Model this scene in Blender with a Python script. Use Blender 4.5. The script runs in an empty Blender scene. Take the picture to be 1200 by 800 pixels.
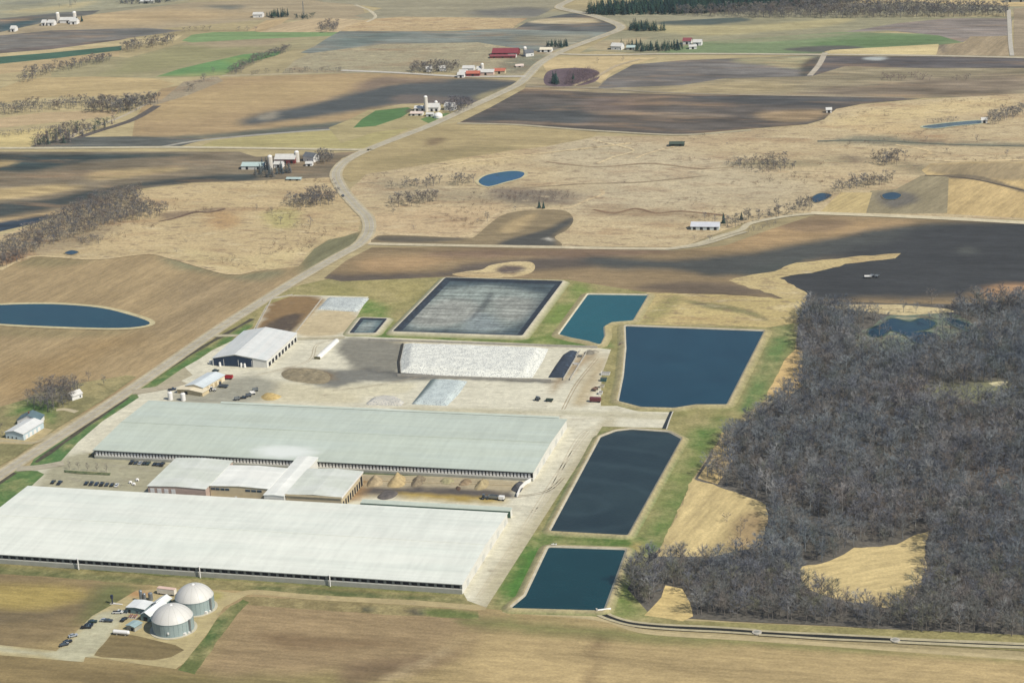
HAZE_D = 3e-5; EXPO = 0.2
import bpy, bmesh, math, random
import numpy as np
from mathutils import Vector, Matrix, noise
from mathutils.geometry import delaunay_2d_cdt
R = math.radians
rng = random.Random(7)
nr = np.random.RandomState(11)
scn = bpy.context.scene
col = scn.collection
# ------------------------------------------------------------ survey frame
# ground positions were read off the photograph with its recovered lens: X runs along the barns, Y away
FPX = 2600.0; CAMZ = 500.0
RT = (0.96531438, 0.25528825, -0.05473631)
UP = (-0.03430147, 0.3318306, 0.94271515)
FW = (-0.25882728, 0.90813896, -0.32907761)
def G(px, py, z=0.0):
    a, b = (px-600), (py-400)
    d = [FW[i]*FPX + RT[i]*a - UP[i]*b for i in range(3)]
    t = (z-CAMZ)/d[2]
    return (d[0]*t, d[1]*t)
def lin(c):
    return tuple(((v/255.0)/12.92 if v/255.0 <= .04045 else ((v/255.0+.055)/1.055)**2.4) for v in c)
ALB = 0.78
def alb(c):
    a = lin(c); g = .3*a[0]+.55*a[1]+.15*a[2]
    return tuple(min(.85, max(.004, (g+(v-g)*1.02)*ALB)) for v in a)
def galb(c):
    a = alb(c); return (a[0]*.98, a[1]*1.0, a[2]*.95)

# ------------------------------------------------------------ materials
MATS = {}
def newmat(name):
    m = bpy.data.materials.new(name); m.use_nodes = True
    nt = m.node_tree; b = nt.nodes['Principled BSDF']
    return m, nt, b
def N(nt, t, **kw):
    n = nt.nodes.new(t)
    for k, v in kw.items():
        if k in n.inputs.keys(): n.inputs[k].default_value = v
        else: setattr(n, k, v)
    return n
def mul_noise(nt, src, vec, scale, lo, hi, detail=4, cmin=.3, cmax=.7):
    n = N(nt, 'ShaderNodeTexNoise', Scale=scale, Detail=detail, Roughness=.6)
    nt.links.new(vec, n.inputs['Vector'])
    mr = N(nt, 'ShaderNodeMapRange'); mr.inputs[1].default_value = cmin; mr.inputs[2].default_value = cmax
    mr.inputs[3].default_value = lo; mr.inputs[4].default_value = hi
    nt.links.new(n.outputs['Fac'], mr.inputs[0])
    mx = N(nt, 'ShaderNodeMix', data_type='RGBA', blend_type='MULTIPLY'); mx.inputs[0].default_value = 1
    nt.links.new(src, mx.inputs[6]); nt.links.new(mr.outputs[0], mx.inputs[7])
    return mx.outputs[2]
def tint_noise(nt, src, vec, scale, color, lo, hi, amt, detail=5):
    n = N(nt, 'ShaderNodeTexNoise', Scale=scale, Detail=detail, Roughness=.65)
    nt.links.new(vec, n.inputs['Vector'])
    mr = N(nt, 'ShaderNodeMapRange'); mr.inputs[1].default_value = lo; mr.inputs[2].default_value = hi
    mr.inputs[3].default_value = 0; mr.inputs[4].default_value = amt
    nt.links.new(n.outputs['Fac'], mr.inputs[0])
    mx = N(nt, 'ShaderNodeMix', data_type='RGBA'); nt.links.new(mr.outputs[0], mx.inputs[0])
    nt.links.new(src, mx.inputs[6]); mx.inputs[7].default_value = (*color, 1)
    return mx.outputs[2]
def soil_mat(kind, ang=0):
    key = (kind, ang)
    if key in MATS: return MATS[key]
    m, nt, b = newmat('%s_ground_%d' % (kind, ang))
    at = N(nt, 'ShaderNodeAttribute', attribute_name='Col')
    tc = N(nt, 'ShaderNodeTexCoord'); v = tc.outputs['Object']
    r0 = N(nt, 'ShaderNodeMapping'); r0.inputs['Rotation'].default_value = (0, 0, -R(ang)); nt.links.new(v, r0.inputs[0])
    def stretch(sx, sy):
        q = N(nt, 'ShaderNodeMapping'); q.inputs['Scale'].default_value = (sx, sy, 1); nt.links.new(r0.outputs[0], q.inputs[0]); return q.outputs[0]
    c = at.outputs['Color']
    if kind == 'field':
        c = mul_noise(nt, c, stretch(.006, .08), 1, .85, 1.12, 4)
        c = mul_noise(nt, c, stretch(.015, .5), 1, .89, 1.09, 3)
        c = mul_noise(nt, c, stretch(.012, .03), 1, .84, 1.14, 5)
        c = mul_noise(nt, c, stretch(.1, .3), 1, .88, 1.10, 6, .38, .62)
        c = mul_noise(nt, c, v, .7, .84, 1.14, 4)
    elif kind == 'plough':
        c = mul_noise(nt, c, stretch(.007, .035), 1, .68, 1.30, 5)
        c = tint_noise(nt, c, stretch(.008, .04), 1, alb((164, 136, 104)), .52, .70, .6, 7)
        c = mul_noise(nt, c, stretch(.02, .45), 1, .82, 1.16, 3)
        c = mul_noise(nt, c, stretch(.03, .12), 1, .76, 1.22, 6, .36, .64)
        c = mul_noise(nt, c, v, .5, .84, 1.14, 4)
    elif kind == 'marsh':
        c = mul_noise(nt, c, stretch(.012, .03), 1, .86, 1.12, 6)
        c = tint_noise(nt, c, stretch(.016, .04), 1, alb((150, 115, 85)), .52, .75, .6, 7)
        c = tint_noise(nt, c, stretch(.05, .12), 1, alb((112, 98, 84)), .58, .72, .75, 7)
        c = tint_noise(nt, c, stretch(.09, .2), 1, alb((128, 110, 90)), .53, .64, .6, 8)
        c = tint_noise(nt, c, stretch(.04, .1), 1, alb((214, 198, 160)), .56, .70, .6, 6)
        c = mul_noise(nt, c, v, .45, .74, 1.2, 6)
    elif kind == 'grass':
        c = tint_noise(nt, c, v, .03, alb((168, 156, 112)), .46, .68, .75, 6)
        c = mul_noise(nt, c, v, .12, .78, 1.18, 6)
        c = mul_noise(nt, c, v, .6, .76, 1.2, 5)
    elif kind == 'gravel':
        c = mul_noise(nt, c, v, .05, .88, 1.08, 6)
        c = mul_noise(nt, c, stretch(.05, .6), 1, .88, 1.07, 3)
        c = mul_noise(nt, c, v, .25, .90, 1.08, 6, .36, .64)
        c = tint_noise(nt, c, v, .12, alb((140, 128, 106)), .58, .74, .5, 6)
        c = mul_noise(nt, c, v, 1.2, .90, 1.06, 5)
    elif kind == 'litter':
        c = mul_noise(nt, c, v, .05, .8, 1.2, 5)
        c = mul_noise(nt, c, v, .4, .7, 1.25, 5)
    elif kind == 'cover':      # wrinkled lagoon cover
        c = mul_noise(nt, c, stretch(.02, .4), 1, .45, 1.75, 5)
        c = mul_noise(nt, c, stretch(.3, .06), 1, .8, 1.2, 3)
        c = mul_noise(nt, c, v, .5, .75, 1.25, 5)
    nt.links.new(c, b.inputs['Base Color']); b.inputs['Roughness'].default_value = .95
    b.inputs['Specular IOR Level'].default_value = .15 if kind != 'cover' else .4
    MATS[key] = m; return m
def paint(name, c, rough=.6, var=.12, scale=.3, metal=0, spec=.4, direct=False):
    key = ('p', name)
    if key in MATS: return MATS[key]
    m, nt, b = newmat(name)
    tc = N(nt, 'ShaderNodeTexCoord')
    rgb = N(nt, 'ShaderNodeRGB'); rgb.outputs[0].default_value = (*(c if direct else alb(c)), 1)
    s = mul_noise(nt, rgb.outputs[0], tc.outputs['Object'], scale, 1-var, 1+var*.5, 5)
    nt.links.new(s, b.inputs['Base Color']); b.inputs['Roughness'].default_value = rough
    b.inputs['Metallic'].default_value = metal; b.inputs['Specular IOR Level'].default_value = spec
    MATS[key] = m; return m
def roof_mat(name, c, seam=1.2, stain=(150, 160, 155), axis=0, amt=.35, patches=()):
    """profiled sheet roof: seams across the slope, dusty runs, panel to panel change"""
    m, nt, b = newmat(name)
    tc = N(nt, 'ShaderNodeTexCoord'); v = tc.outputs['Object']
    rgb = N(nt, 'ShaderNodeRGB'); rgb.outputs[0].default_value = (*alb(c), 1)
    def st(sx, sy):
        q = N(nt, 'ShaderNodeMapping'); q.inputs['Scale'].default_value = (sx, sy, 1) if axis == 0 else (sy, sx, 1)
        nt.links.new(v, q.inputs[0]); return q.outputs[0]
    s = rgb.outputs[0]
    s = tint_noise(nt, s, st(.012, .06), 1, alb(stain), .42, .72, amt)
    s = mul_noise(nt, s, st(.35, .02), 1, .93, 1.04, 3)
    s = mul_noise(nt, s, st(.004, .25), 1, .92, 1.04, 3)
    s = tint_noise(nt, s, st(.1, .5), 1, alb((150, 146, 132)), .62, .78, .3, 6)
    s = mul_noise(nt, s, v, .05, .95, 1.04, 5)
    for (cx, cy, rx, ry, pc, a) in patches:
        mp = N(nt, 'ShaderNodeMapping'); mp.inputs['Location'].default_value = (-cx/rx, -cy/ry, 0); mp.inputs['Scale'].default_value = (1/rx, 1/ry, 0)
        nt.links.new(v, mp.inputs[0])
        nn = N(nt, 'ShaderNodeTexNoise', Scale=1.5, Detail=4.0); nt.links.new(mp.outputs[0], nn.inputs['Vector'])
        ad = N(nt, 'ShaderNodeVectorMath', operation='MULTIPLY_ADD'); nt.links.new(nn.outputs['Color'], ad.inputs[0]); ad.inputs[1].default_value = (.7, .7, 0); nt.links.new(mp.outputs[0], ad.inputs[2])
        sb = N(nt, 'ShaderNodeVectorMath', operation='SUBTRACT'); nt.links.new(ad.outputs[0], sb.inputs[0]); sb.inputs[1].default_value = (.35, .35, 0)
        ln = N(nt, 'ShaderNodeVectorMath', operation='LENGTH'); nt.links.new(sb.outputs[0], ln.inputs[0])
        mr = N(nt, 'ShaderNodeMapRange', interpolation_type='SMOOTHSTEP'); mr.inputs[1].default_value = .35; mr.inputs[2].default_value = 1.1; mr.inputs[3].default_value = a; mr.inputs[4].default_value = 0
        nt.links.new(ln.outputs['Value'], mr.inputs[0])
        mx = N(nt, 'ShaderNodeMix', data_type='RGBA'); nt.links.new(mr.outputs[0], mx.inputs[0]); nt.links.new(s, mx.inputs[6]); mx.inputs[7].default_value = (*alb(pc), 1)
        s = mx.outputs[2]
    nt.links.new(s, b.inputs['Base Color']); b.inputs['Roughness'].default_value = .55
    b.inputs['Specular IOR Level'].default_value = .35
    return m
def attr_mat(name, rough=.9, spec=.2, var=.15, scale=.5):
    m, nt, b = newmat(name)
    at = N(nt, 'ShaderNodeAttribute', attribute_name='Col'); tc = N(nt, 'ShaderNodeTexCoord')
    s = mul_noise(nt, at.outputs['Color'], tc.outputs['Object'], scale, 1-var, 1+var, 4)
    nt.links.new(s, b.inputs['Base Color']); b.inputs['Roughness'].default_value = rough; b.inputs['Specular IOR Level'].default_value = spec
    return m
def water_mat(name, c, rough=.12, swirl=None, c2=None, bump=.25):
    m, nt, b = newmat(name)
    tc = N(nt, 'ShaderNodeTexCoord'); v = tc.outputs['Object']
    rgb = N(nt, 'ShaderNodeRGB'); rgb.outputs[0].default_value = (*alb(c), 1); s = rgb.outputs[0]
    if c2: s = tint_noise(nt, s, v, .02, alb(c2), .4, .7, .8, 6)
    if swirl:
        mp = N(nt, 'ShaderNodeMapping'); mp.inputs['Location'].default_value = (-swirl[0], -swirl[1], 0); nt.links.new(v, mp.inputs[0])
        nn = N(nt, 'ShaderNodeTexNoise', Scale=.05, Detail=4.0); nt.links.new(v, nn.inputs['Vector'])
        ad = N(nt, 'ShaderNodeVectorMath', operation='MULTIPLY_ADD'); nt.links.new(nn.outputs['Color'], ad.inputs[0]); ad.inputs[1].default_value = (9, 9, 0); nt.links.new(mp.outputs[0], ad.inputs[2])
        wv = N(nt, 'ShaderNodeTexWave', wave_type='RINGS', rings_direction='SPHERICAL', Scale=.0125, Distortion=3.0, Detail=3.0); nt.links.new(ad.outputs[0], wv.inputs['Vector'])
        mx = N(nt, 'ShaderNodeMix', data_type='RGBA'); mr = N(nt, 'ShaderNodeMapRange'); nt.links.new(wv.outputs['Fac'], mr.inputs[0]); mr.inputs[1].default_value=.75; mr.inputs[4].default_value = .45
        nt.links.new(mr.outputs[0], mx.inputs[0]); nt.links.new(s, mx.inputs[6]); mx.inputs[7].default_value = (*alb(swirl[2]), 1); s = mx.outputs[2]
    s = mul_noise(nt, s, v, .04, .9, 1.12, 5)
    nt.links.new(s, b.inputs['Base Color']); b.inputs['Roughness'].default_value = rough; b.inputs['IOR'].default_value = 1.33
    n2 = N(nt, 'ShaderNodeTexNoise', Scale=.8, Detail=5.0); nt.links.new(v, n2.inputs['Vector'])
    bp = N(nt, 'ShaderNodeBump'); bp.inputs['Strength'].default_value = bump; bp.inputs['Distance'].default_value = .3
    nt.links.new(n2.outputs['Fac'], bp.inputs['Height']); nt.links.new(bp.outputs[0], b.inputs['Normal'])
    return m

# ------------------------------------------------------------ objects
def tag(o, label=None, cat=None, group=None, kind=None):
    if label: o['label'] = label
    if cat: o['category'] = cat
    if group: o['group'] = group
    if kind: o['kind'] = kind
    return o
def empty(name, loc=(0, 0, 0), rz=0, label=None, cat=None, group=None):
    o = bpy.data.objects.new(name, None); col.objects.link(o); o.location = loc; o.rotation_euler = (0, 0, rz)
    o.empty_display_size = 1
    return tag(o, label, cat, group)
class MB:
    def __init__(s): s.v = []; s.f = []; s.mi = []
    def add(s, vs, fs, mi=0):
        k = len(s.v); s.v += [tuple(p) for p in vs]; s.f += [tuple(i+k for i in f) for f in fs]; s.mi += [mi]*len(fs); return s
    def box(s, x0, x1, y0, y1, z0, z1, mi=0):
        return s.add([(x0, y0, z0), (x1, y0, z0), (x1, y1, z0), (x0, y1, z0), (x0, y0, z1), (x1, y0, z1), (x1, y1, z1), (x0, y1, z1)],
              [(0, 3, 2, 1), (4, 5, 6, 7), (0, 1, 5, 4), (1, 2, 6, 5), (2, 3, 7, 6), (3, 0, 4, 7)], mi)
    def prism(s, poly, z0, z1, mi=0):
        n = len(poly); vs = [(x, y, z0) for x, y in poly]+[(x, y, z1) for x, y in poly]
        return s.add(vs, [tuple(range(n-1, -1, -1)), tuple(range(n, 2*n))]+[(i, (i+1) % n, n+(i+1) % n, n+i) for i in range(n)], mi)
    def cyl(s, x, y, z0, z1, r, r1=None, n=16, mi=0):
        r1 = r if r1 is None else r1
        a = [(math.cos(2*math.pi*i/n), math.sin(2*math.pi*i/n)) for i in range(n)]
        vs = [(x+r*c, y+r*d, z0) for c, d in a]+[(x+r1*c, y+r1*d, z1) for c, d in a]
        return s.add(vs, [tuple(range(n-1, -1, -1)), tuple(range(n, 2*n))]+[(i, (i+1) % n, n+(i+1) % n, n+i) for i in range(n)], mi)
    def tube(s, a, b, r, n=8, r1=None, mi=0):
        r1 = r if r1 is None else r1
        a = Vector(a); b = Vector(b); d = (b-a).normalized(); u = d.orthogonal().normalized(); w = d.cross(u)
        vs = []
        for p, q in ((a, r), (b, r1)):
            for i in range(n):
                t = 2*math.pi*i/n; vs.append(p+(u*math.cos(t)+w*math.sin(t))*q)
        return s.add(vs, [tuple(range(n-1, -1, -1)), tuple(range(n, 2*n))]+[(i, (i+1) % n, n+(i+1) % n, n+i) for i in range(n)], mi)
    def dome(s, x, y, z, r, h, n=32, m=8, mi=0):
        Rr = (r*r+h*h)/(2*h); vs = []; fs = []; a0 = math.asin(min(1, r/Rr))
        if h > r: a0 = math.pi-a0
        for j in range(m):
            a = a0*(1-j/m); rr = Rr*math.sin(a); zz = z+h-Rr+Rr*math.cos(a)
            vs += [(x+rr*math.cos(2*math.pi*i/n), y+rr*math.sin(2*math.pi*i/n), zz) for i in range(n)]
        vs.append((x, y, z+h))
        for j in range(m-1):
            for i in range(n): fs.append((j*n+i, j*n+(i+1) % n, (j+1)*n+(i+1) % n, (j+1)*n+i))
        for i in range(n): fs.append(((m-1)*n+i, (m-1)*n+(i+1) % n, m*n))
        return s.add(vs, fs, mi)
    def build(s, name, mat, parent=None, smooth=False):
        me = bpy.data.meshes.new(name); me.from_pydata(s.v, [], s.f)
        for m_ in (mat if isinstance(mat, (list, tuple)) else [mat]): me.materials.append(m_)
        if isinstance(mat, (list, tuple)): me.polygons.foreach_set('material_index', s.mi)
        if smooth: me.polygons.foreach_set('use_smooth', [True]*len(me.polygons))
        me.update(); o = bpy.data.objects.new(name, me); col.objects.link(o)
        if parent: o.parent = parent
        return o
def copy_tree(o, parent=None):
    c = o.copy(); col.objects.link(c); c.parent = parent
    for ch in [k for k in o.children]: copy_tree(ch, c)
    return c

# ------------------------------------------------------------ ground sheets
def smooth_poly(p, closed=True, k=5):
    n = len(p); out = []
    rngi = range(n if closed else n-1)
    for i in rngi:
        if closed: p0, p1, p2, p3 = p[i-1], p[i], p[(i+1) % n], p[(i+2) % n]
        else: p0, p1, p2, p3 = p[max(i-1, 0)], p[i], p[i+1], p[min(i+2, n-1)]
        for j in range(k):
            t = j/k
            out.append(tuple(.5*((2*p1[q])+(-p0[q]+p2[q])*t+(2*p0[q]-5*p1[q]+4*p2[q]-p3[q])*t*t+(-p0[q]+3*p1[q]-3*p2[q]+p3[q])*t**3) for q in (0, 1)))
    if not closed: out.append(p[-1])
    return out
def inside(P, X, Y):
    r = np.zeros(X.shape, bool); n = len(P)
    for i in range(n):
        x0, y0 = P[i]; x1, y1 = P[(i+1) % n]
        if y0 == y1: continue
        c = ((y0 > Y) != (y1 > Y)) & (X < (x1-x0)*(Y-y0)/(y1-y0)+x0)
        r ^= c
    return r
def edist(P, X, Y):
    d = np.full(X.shape, 1e9); n = len(P)
    for i in range(n):
        x0, y0 = P[i]; x1, y1 = P[(i+1) % n]; dx, dy = x1-x0, y1-y0; L = dx*dx+dy*dy+1e-9
        t = np.clip(((X-x0)*dx+(Y-y0)*dy)/L, 0, 1)
        d = np.minimum(d, np.hypot(X-x0-t*dx, Y-y0-t*dy))
    return d
def fnoise(X, Y, s, seed=0):
    return np.array([noise.noise((x*s+seed, y*s, seed*1.7)) for x, y in zip(X, Y)])
def colour_verts(X, Y, base, blobs):
    C = np.tile(np.array(galb(base)), (len(X), 1))
    for k, bl in enumerate(blobs):
        pts, c, feather = bl[0], bl[1], bl[2]; a = bl[3] if len(bl) > 3 else 1.0
        P = smooth_poly([G(*q) for q in pts])
        xs = [q[0] for q in P]; ys = [q[1] for q in P]; f = feather*1.6
        m = (X > min(xs)-f) & (X < max(xs)+f) & (Y > min(ys)-f) & (Y < max(ys)+f)
        if not m.any(): continue
        x, y = X[m], Y[m]
        sd = edist(P, x, y)*np.where(inside(P, x, y), 1, -1)
        w = fnoise(x, y, 1/45.0, k*3.1)*feather*.7+fnoise(x, y, 1/14.0, k*2.3)*feather*.3
        t = np.clip((sd+w)/feather*.5+.5, 0, 1); t = (t*t*(3-2*t)*a)[:, None]
        C[m] = C[m]*(1-t)+np.array(galb(c))*t
    return C
def set_col(me, C):
    at = me.color_attributes.new('Col', 'FLOAT_COLOR', 'POINT')
    A = np.ones((len(C), 4), np.float32); A[:, :3] = C; at.data.foreach_set('color', A.ravel())
def tess(P, step, jit=0.0):
    # resample the outline, fill with a grid, triangulate
    B = []
    n = len(P)
    for i in range(n):
        a, b = P[i], P[(i+1) % n]; L = math.hypot(b[0]-a[0], b[1]-a[1])
        if L < .02: continue
        k = max(1, int(L/step))
        for j in range(k):
            t = j/k; B.append((a[0]+(b[0]-a[0])*t, a[1]+(b[1]-a[1])*t))
    if jit:
        B = [(x+jit*noise.noise((x*.11, y*.11, 3)), y+jit*noise.noise((x*.11, y*.11, 9))) for x, y in B]
    xs = [p[0] for p in B]; ys = [p[1] for p in B]
    gx, gy = np.meshgrid(np.arange(min(xs), max(xs), step), np.arange(min(ys), max(ys), step))
    gx = gx.ravel()+nr.uniform(-.2, .2, gx.size)*step; gy = gy.ravel()+nr.uniform(-.2, .2, gy.size)*step
    m = inside(B, gx, gy); gx, gy = gx[m], gy[m]
    m = edist(B, gx, gy) > step*.45; gx, gy = gx[m], gy[m]
    cx, cy = np.mean(xs), np.mean(ys)
    V = [Vector((x-cx, y-cy)) for x, y in B]+[Vector((x-cx, y-cy)) for x, y in zip(gx, gy)]
    nb = len(B)
    vs, es, fs, _, _, _ = delaunay_2d_cdt(V, [(i, (i+1) % nb) for i in range(nb)], [], 1, 1e-4)
    return [(v.x+cx, v.y+cy) for v in vs], [tuple(f) for f in fs], B
LAYER = [0.0]
def sheet(name, pts, c, kind='field', ang=0, blobs=(), step=None, smooth=False, jit=0, z=None, height=None, world=False, mat=None, label=None, cat=None, okind='structure', group=None):
    P = pts if world else [G(*q) for q in pts]
    if smooth: P = smooth_poly(P)
    if step is None:
        a = abs(sum(P[i-1][0]*P[i][1]-P[i][0]*P[i-1][1] for i in range(len(P))))/2
        step = max(3.0, min(11, math.sqrt(a/1800))) if blobs else max(6, min(25, math.sqrt(a/120)))
    vs, fs, B = tess(P, step, jit)
    X = np.array([v[0] for v in vs]); Y = np.array([v[1] for v in vs])
    if z is None: LAYER[0] += .004; z = LAYER[0]
    Z = np.full(len(X), z)
    if height is not None:
        Z = Z+height(X, Y, edist(B, X, Y))
    C = colour_verts(X, Y, c, blobs)
    me = bpy.data.meshes.new(name); me.from_pydata(list(zip(X, Y, Z)), [], fs); set_col(me, C)
    me.materials.append(mat or soil_mat(kind, ang)); 
    if height is not None: me.polygons.foreach_set('use_smooth', [True]*len(me.polygons))
    me.update()
    # faces up
    bm = bmesh.new(); bm.from_mesh(me); 
    for f in bm.faces:
        if f.normal.z < 0: f.normal_flip()
    bm.to_mesh(me); bm.free()
    o = bpy.data.objects.new(name, me); col.objects.link(o)
    if okind: o['kind'] = okind
    tag(o, label, cat, group)
    return o
def strip(name, path, width, c, kind='gravel', smooth=True, z=None, okind='structure', w_end=None, px=True, label=None, cat=None, off=0.0, wob=0.0):
    P = [G(*q) for q in path] if px else path
    if smooth: P = smooth_poly(P, False, 8)
    L = []; Rr = []
    n = len(P)
    for i in range(n):
        a = P[max(i-1, 0)]; b = P[min(i+1, n-1)]; d = Vector((b[0]-a[0], b[1]-a[1])).normalized(); nn = Vector((-d.y, d.x))
        w = width if w_end is None else width+(w_end-width)*i/(n-1)
        w2 = w*(1+wob*noise.noise((P[i][0]*.05, P[i][1]*.05, 1)))
        L.append((P[i][0]+nn.x*(w2/2+off), P[i][1]+nn.y*(w2/2+off))); Rr.append((P[i][0]-nn.x*(w2/2-off), P[i][1]-nn.y*(w2/2-off)))
    if z is None: LAYER[0] += .004; z = LAYER[0]
    V = [(x, y, z) for x, y in Rr]+[(x, y, z) for x, y in L]
    F = [(i, i+1, n+i+1, n+i) for i in range(n-1)]
    me = bpy.data.meshes.new(name); me.from_pydata(V, [], F); set_col(me, np.tile(np.array(alb(c)), (2*n, 1)))
    me.materials.append(soil_mat(kind)); me.update()
    o = bpy.data.objects.new(name, me); col.objects.link(o)
    if okind: o['kind'] = okind
    tag(o, label, cat)
    return o
def offset_poly(P, d):
    n = len(P); area = sum(P[i-1][0]*P[i][1]-P[i][0]*P[i-1][1] for i in range(n)); s = 1 if area > 0 else -1
    out = []
    for i in range(n):
        a, b, c = Vector(P[i-1]), Vector(P[i]), Vector(P[(i+1) % n])
        d1 = (b-a).normalized(); d2 = (c-b).normalized()
        n1 = Vector((d1.y, -d1.x))*s; n2 = Vector((d2.y, -d2.x))*s
        m = (n1+n2); m = m/max(.35, m.length_squared)*2 if m.length > .01 else n1
        out.append((b.x+m.x*d, b.y+m.y*d))
    return out
# ------------------------------------------------------------ the land
TAN = (176, 160, 124)
def base_ground():
    x0, x1, y0, y1 = -3200, 2200, 150, 6500
    xs = np.arange(x0, x1, 30.0); ys = np.arange(y0, y1, 30.0)
    gx, gy = np.meshgrid(xs, ys); X = gx.ravel(); Y = gy.ravel(); nx = len(xs)
    V = list(zip(X, Y, np.zeros(len(X))))
    F = [(j*nx+i, j*nx+i+1, (j+1)*nx+i+1, (j+1)*nx+i) for j in range(len(ys)-1) for i in range(nx-1)]
    # a patchwork of distant fields outside what the photograph shows
    bl = [([(0, 0), (200, 0), (420, 20), (600, 12), (1200, 0), (1200, 14), (700, 30), (200, 20), (0, 30)], (152, 146, 124), 25)]
    C = colour_verts(X, Y, TAN, bl)
    n1 = fnoise(X, Y, 1/300.0, 2.0)[:, None]; C = C*(1+.25*n1)
    me = bpy.data.meshes.new('ground'); me.from_pydata(V, [], F); set_col(me, C); me.materials.append(soil_mat('field', 0)); me.update()
    o = bpy.data.objects.new('ground', me); col.objects.link(o); o['kind'] = 'structure'
base_ground()
F = sheet
# ---- far left
F('field', [(-60, -12), (130, -12), (225, 0), (118, 12), (0, 22), (-60, 30)], (160, 155, 132), ang=5, blobs=[([(0, 14), (60, 8), (110, 2), (60, 14)], (186, 172, 136), 14), ([(0, 4), (60, 0), (40, 6)], (140, 138, 124), 14)])
F('ploughed_field', [(-60, 27), (0, 22), (70, 15), (118, 12), (108, 17), (60, 25), (0, 38), (-60, 50)], (106, 105, 101), 'plough', blobs=[([(0, 30), (50, 22), (30, 31), (0, 37)], (70, 88, 92), 12)])
F('field', [(0, 38), (60, 26), (110, 17), (225, 3), (420, -4), (430, 22), (300, 24), (190, 34), (60, 37), (0, 48)], (168, 152, 126), blobs=[([(100, 17), (200, 12), (300, 16), (200, 26), (110, 30)], (186, 162, 126), 25, .8), ([(240, 7), (280, 7), (270, 11)], (120, 118, 108), 14)])
F('ploughed_field', [(-40, 46), (60, 36), (170, 33), (215, 36), (150, 45), (60, 54), (-40, 62)], (122, 117, 112), 'plough', blobs=[([(110, 38), (190, 34), (205, 37), (150, 42)], (102, 101, 98), 14)])
F('ploughed_field', [(-40, 62), (70, 53), (150, 45), (130, 50), (60, 60), (-40, 70)], (112, 102, 97), 'plough')
F('field', [(-40, 66), (60, 58), (150, 46), (215, 41), (205, 48), (140, 54), (60, 64), (-40, 73)], (192, 174, 136))
F('field', [(-40, 80), (70, 68), (140, 60), (140, 66), (60, 80), (-40, 92)], (182, 160, 124))
F('field', [(60, 84), (80, 76), (125, 66), (150, 68), (180, 60), (215, 50), (300, 44), (400, 41), (420, 44), (420, 84), (330, 86), (180, 92), (60, 100)], (160, 150, 118), ang=8,
  blobs=[([(150, 70), (215, 53), (300, 48), (290, 60), (200, 80), (130, 88)], (150, 144, 108), 18), ([(220, 52), (300, 46), (350, 44), (300, 55)], (166, 150, 124), 15)])
F('green_field', [(213, 48), (225, 41), (250, 38), (310, 37), (400, 38), (396, 42), (300, 46), (225, 50)], (128, 150, 104), 'field', smooth=False)
F('green_field', [(183, 90), (210, 81), (240, 74), (285, 64), (330, 60), (325, 65), (290, 74), (270, 84), (262, 88), (225, 90)], (108, 142, 92), 'field', blobs=[([(183, 90), (230, 86), (262, 84), (262, 90), (225, 92)], (150, 152, 106), 12), ([(260, 70), (290, 67), (275, 77)], (120, 144, 90), 8)])
F('green_strip', [(-40, 70), (60, 62), (142, 54), (142, 59), (70, 68), (-40, 79)], (74, 104, 88), 'field')
F('field', [(276, 87), (300, 74), (330, 63), (345, 58), (430, 56), (430, 84)], (170, 156, 122), ang=12, blobs=[([(350, 70), (383, 64), (378, 71), (352, 72)], (142, 130, 104), 6)])
F('field', [(290, 36), (312, 24), (340, 21), (330, 28), (305, 38)], (186, 162, 126), ang=60)
F('field', [(305, 38), (330, 28), (365, 22), (400, 22), (430, 24), (400, 38)], (192, 170, 138), ang=60)
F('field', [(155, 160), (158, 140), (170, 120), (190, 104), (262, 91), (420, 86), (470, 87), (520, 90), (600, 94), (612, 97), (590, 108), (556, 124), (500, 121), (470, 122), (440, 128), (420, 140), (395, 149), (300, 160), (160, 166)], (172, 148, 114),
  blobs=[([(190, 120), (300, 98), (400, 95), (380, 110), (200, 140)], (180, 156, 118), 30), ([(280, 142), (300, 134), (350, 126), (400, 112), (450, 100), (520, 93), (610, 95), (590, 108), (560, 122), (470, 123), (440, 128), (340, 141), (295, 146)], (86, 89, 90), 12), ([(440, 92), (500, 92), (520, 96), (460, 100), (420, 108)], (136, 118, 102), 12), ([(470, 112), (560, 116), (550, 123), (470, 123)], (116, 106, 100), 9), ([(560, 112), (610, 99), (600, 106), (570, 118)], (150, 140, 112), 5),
         ([(305, 136), (322, 132), (322, 138), (310, 140)], (150, 142, 128), 6), ([(150, 161), (240, 158), (400, 142), (440, 140), (440, 150), (240, 163), (155, 168)], (104, 106, 96), 9)])
F('field', [(-60, 112), (0, 104), (30, 93), (60, 91), (110, 90), (180, 92), (205, 98), (185, 106), (170, 112), (60, 114), (-60, 128)], (186, 164, 124), ang=8)
F('field', [(-60, 146), (50, 132), (140, 129), (133, 136), (70, 143), (-60, 156)], (190, 166, 132), ang=5)
F('field', [(-60, 158), (20, 153), (70, 150), (42, 162), (35, 172), (-60, 174)], (204, 184, 134))
F('ploughed_field', [(34, 173), (45, 168), (82, 161), (150, 160), (240, 163), (400, 147), (440, 146), (390, 151), (240, 164), (205, 173)], (98, 99, 95), 'plough')
F('field', [(230, 174), (250, 165), (330, 156), (440, 150), (490, 146), (430, 174)], (174, 162, 116), ang=5)
strip('dirt_track', [(190, 172), (240, 164), (330, 156), (400, 151)], 5, (170, 166, 152))
strip('dirt_track', [(84, 162), (92, 155), (140, 138), (172, 122), (188, 119)], 4.5, (186, 174, 150))
strip('hedge_bank', [(86, 161), (110, 153), (150, 140), (178, 124)], 9, (98, 92, 86), 'litter', off=-6)
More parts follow.
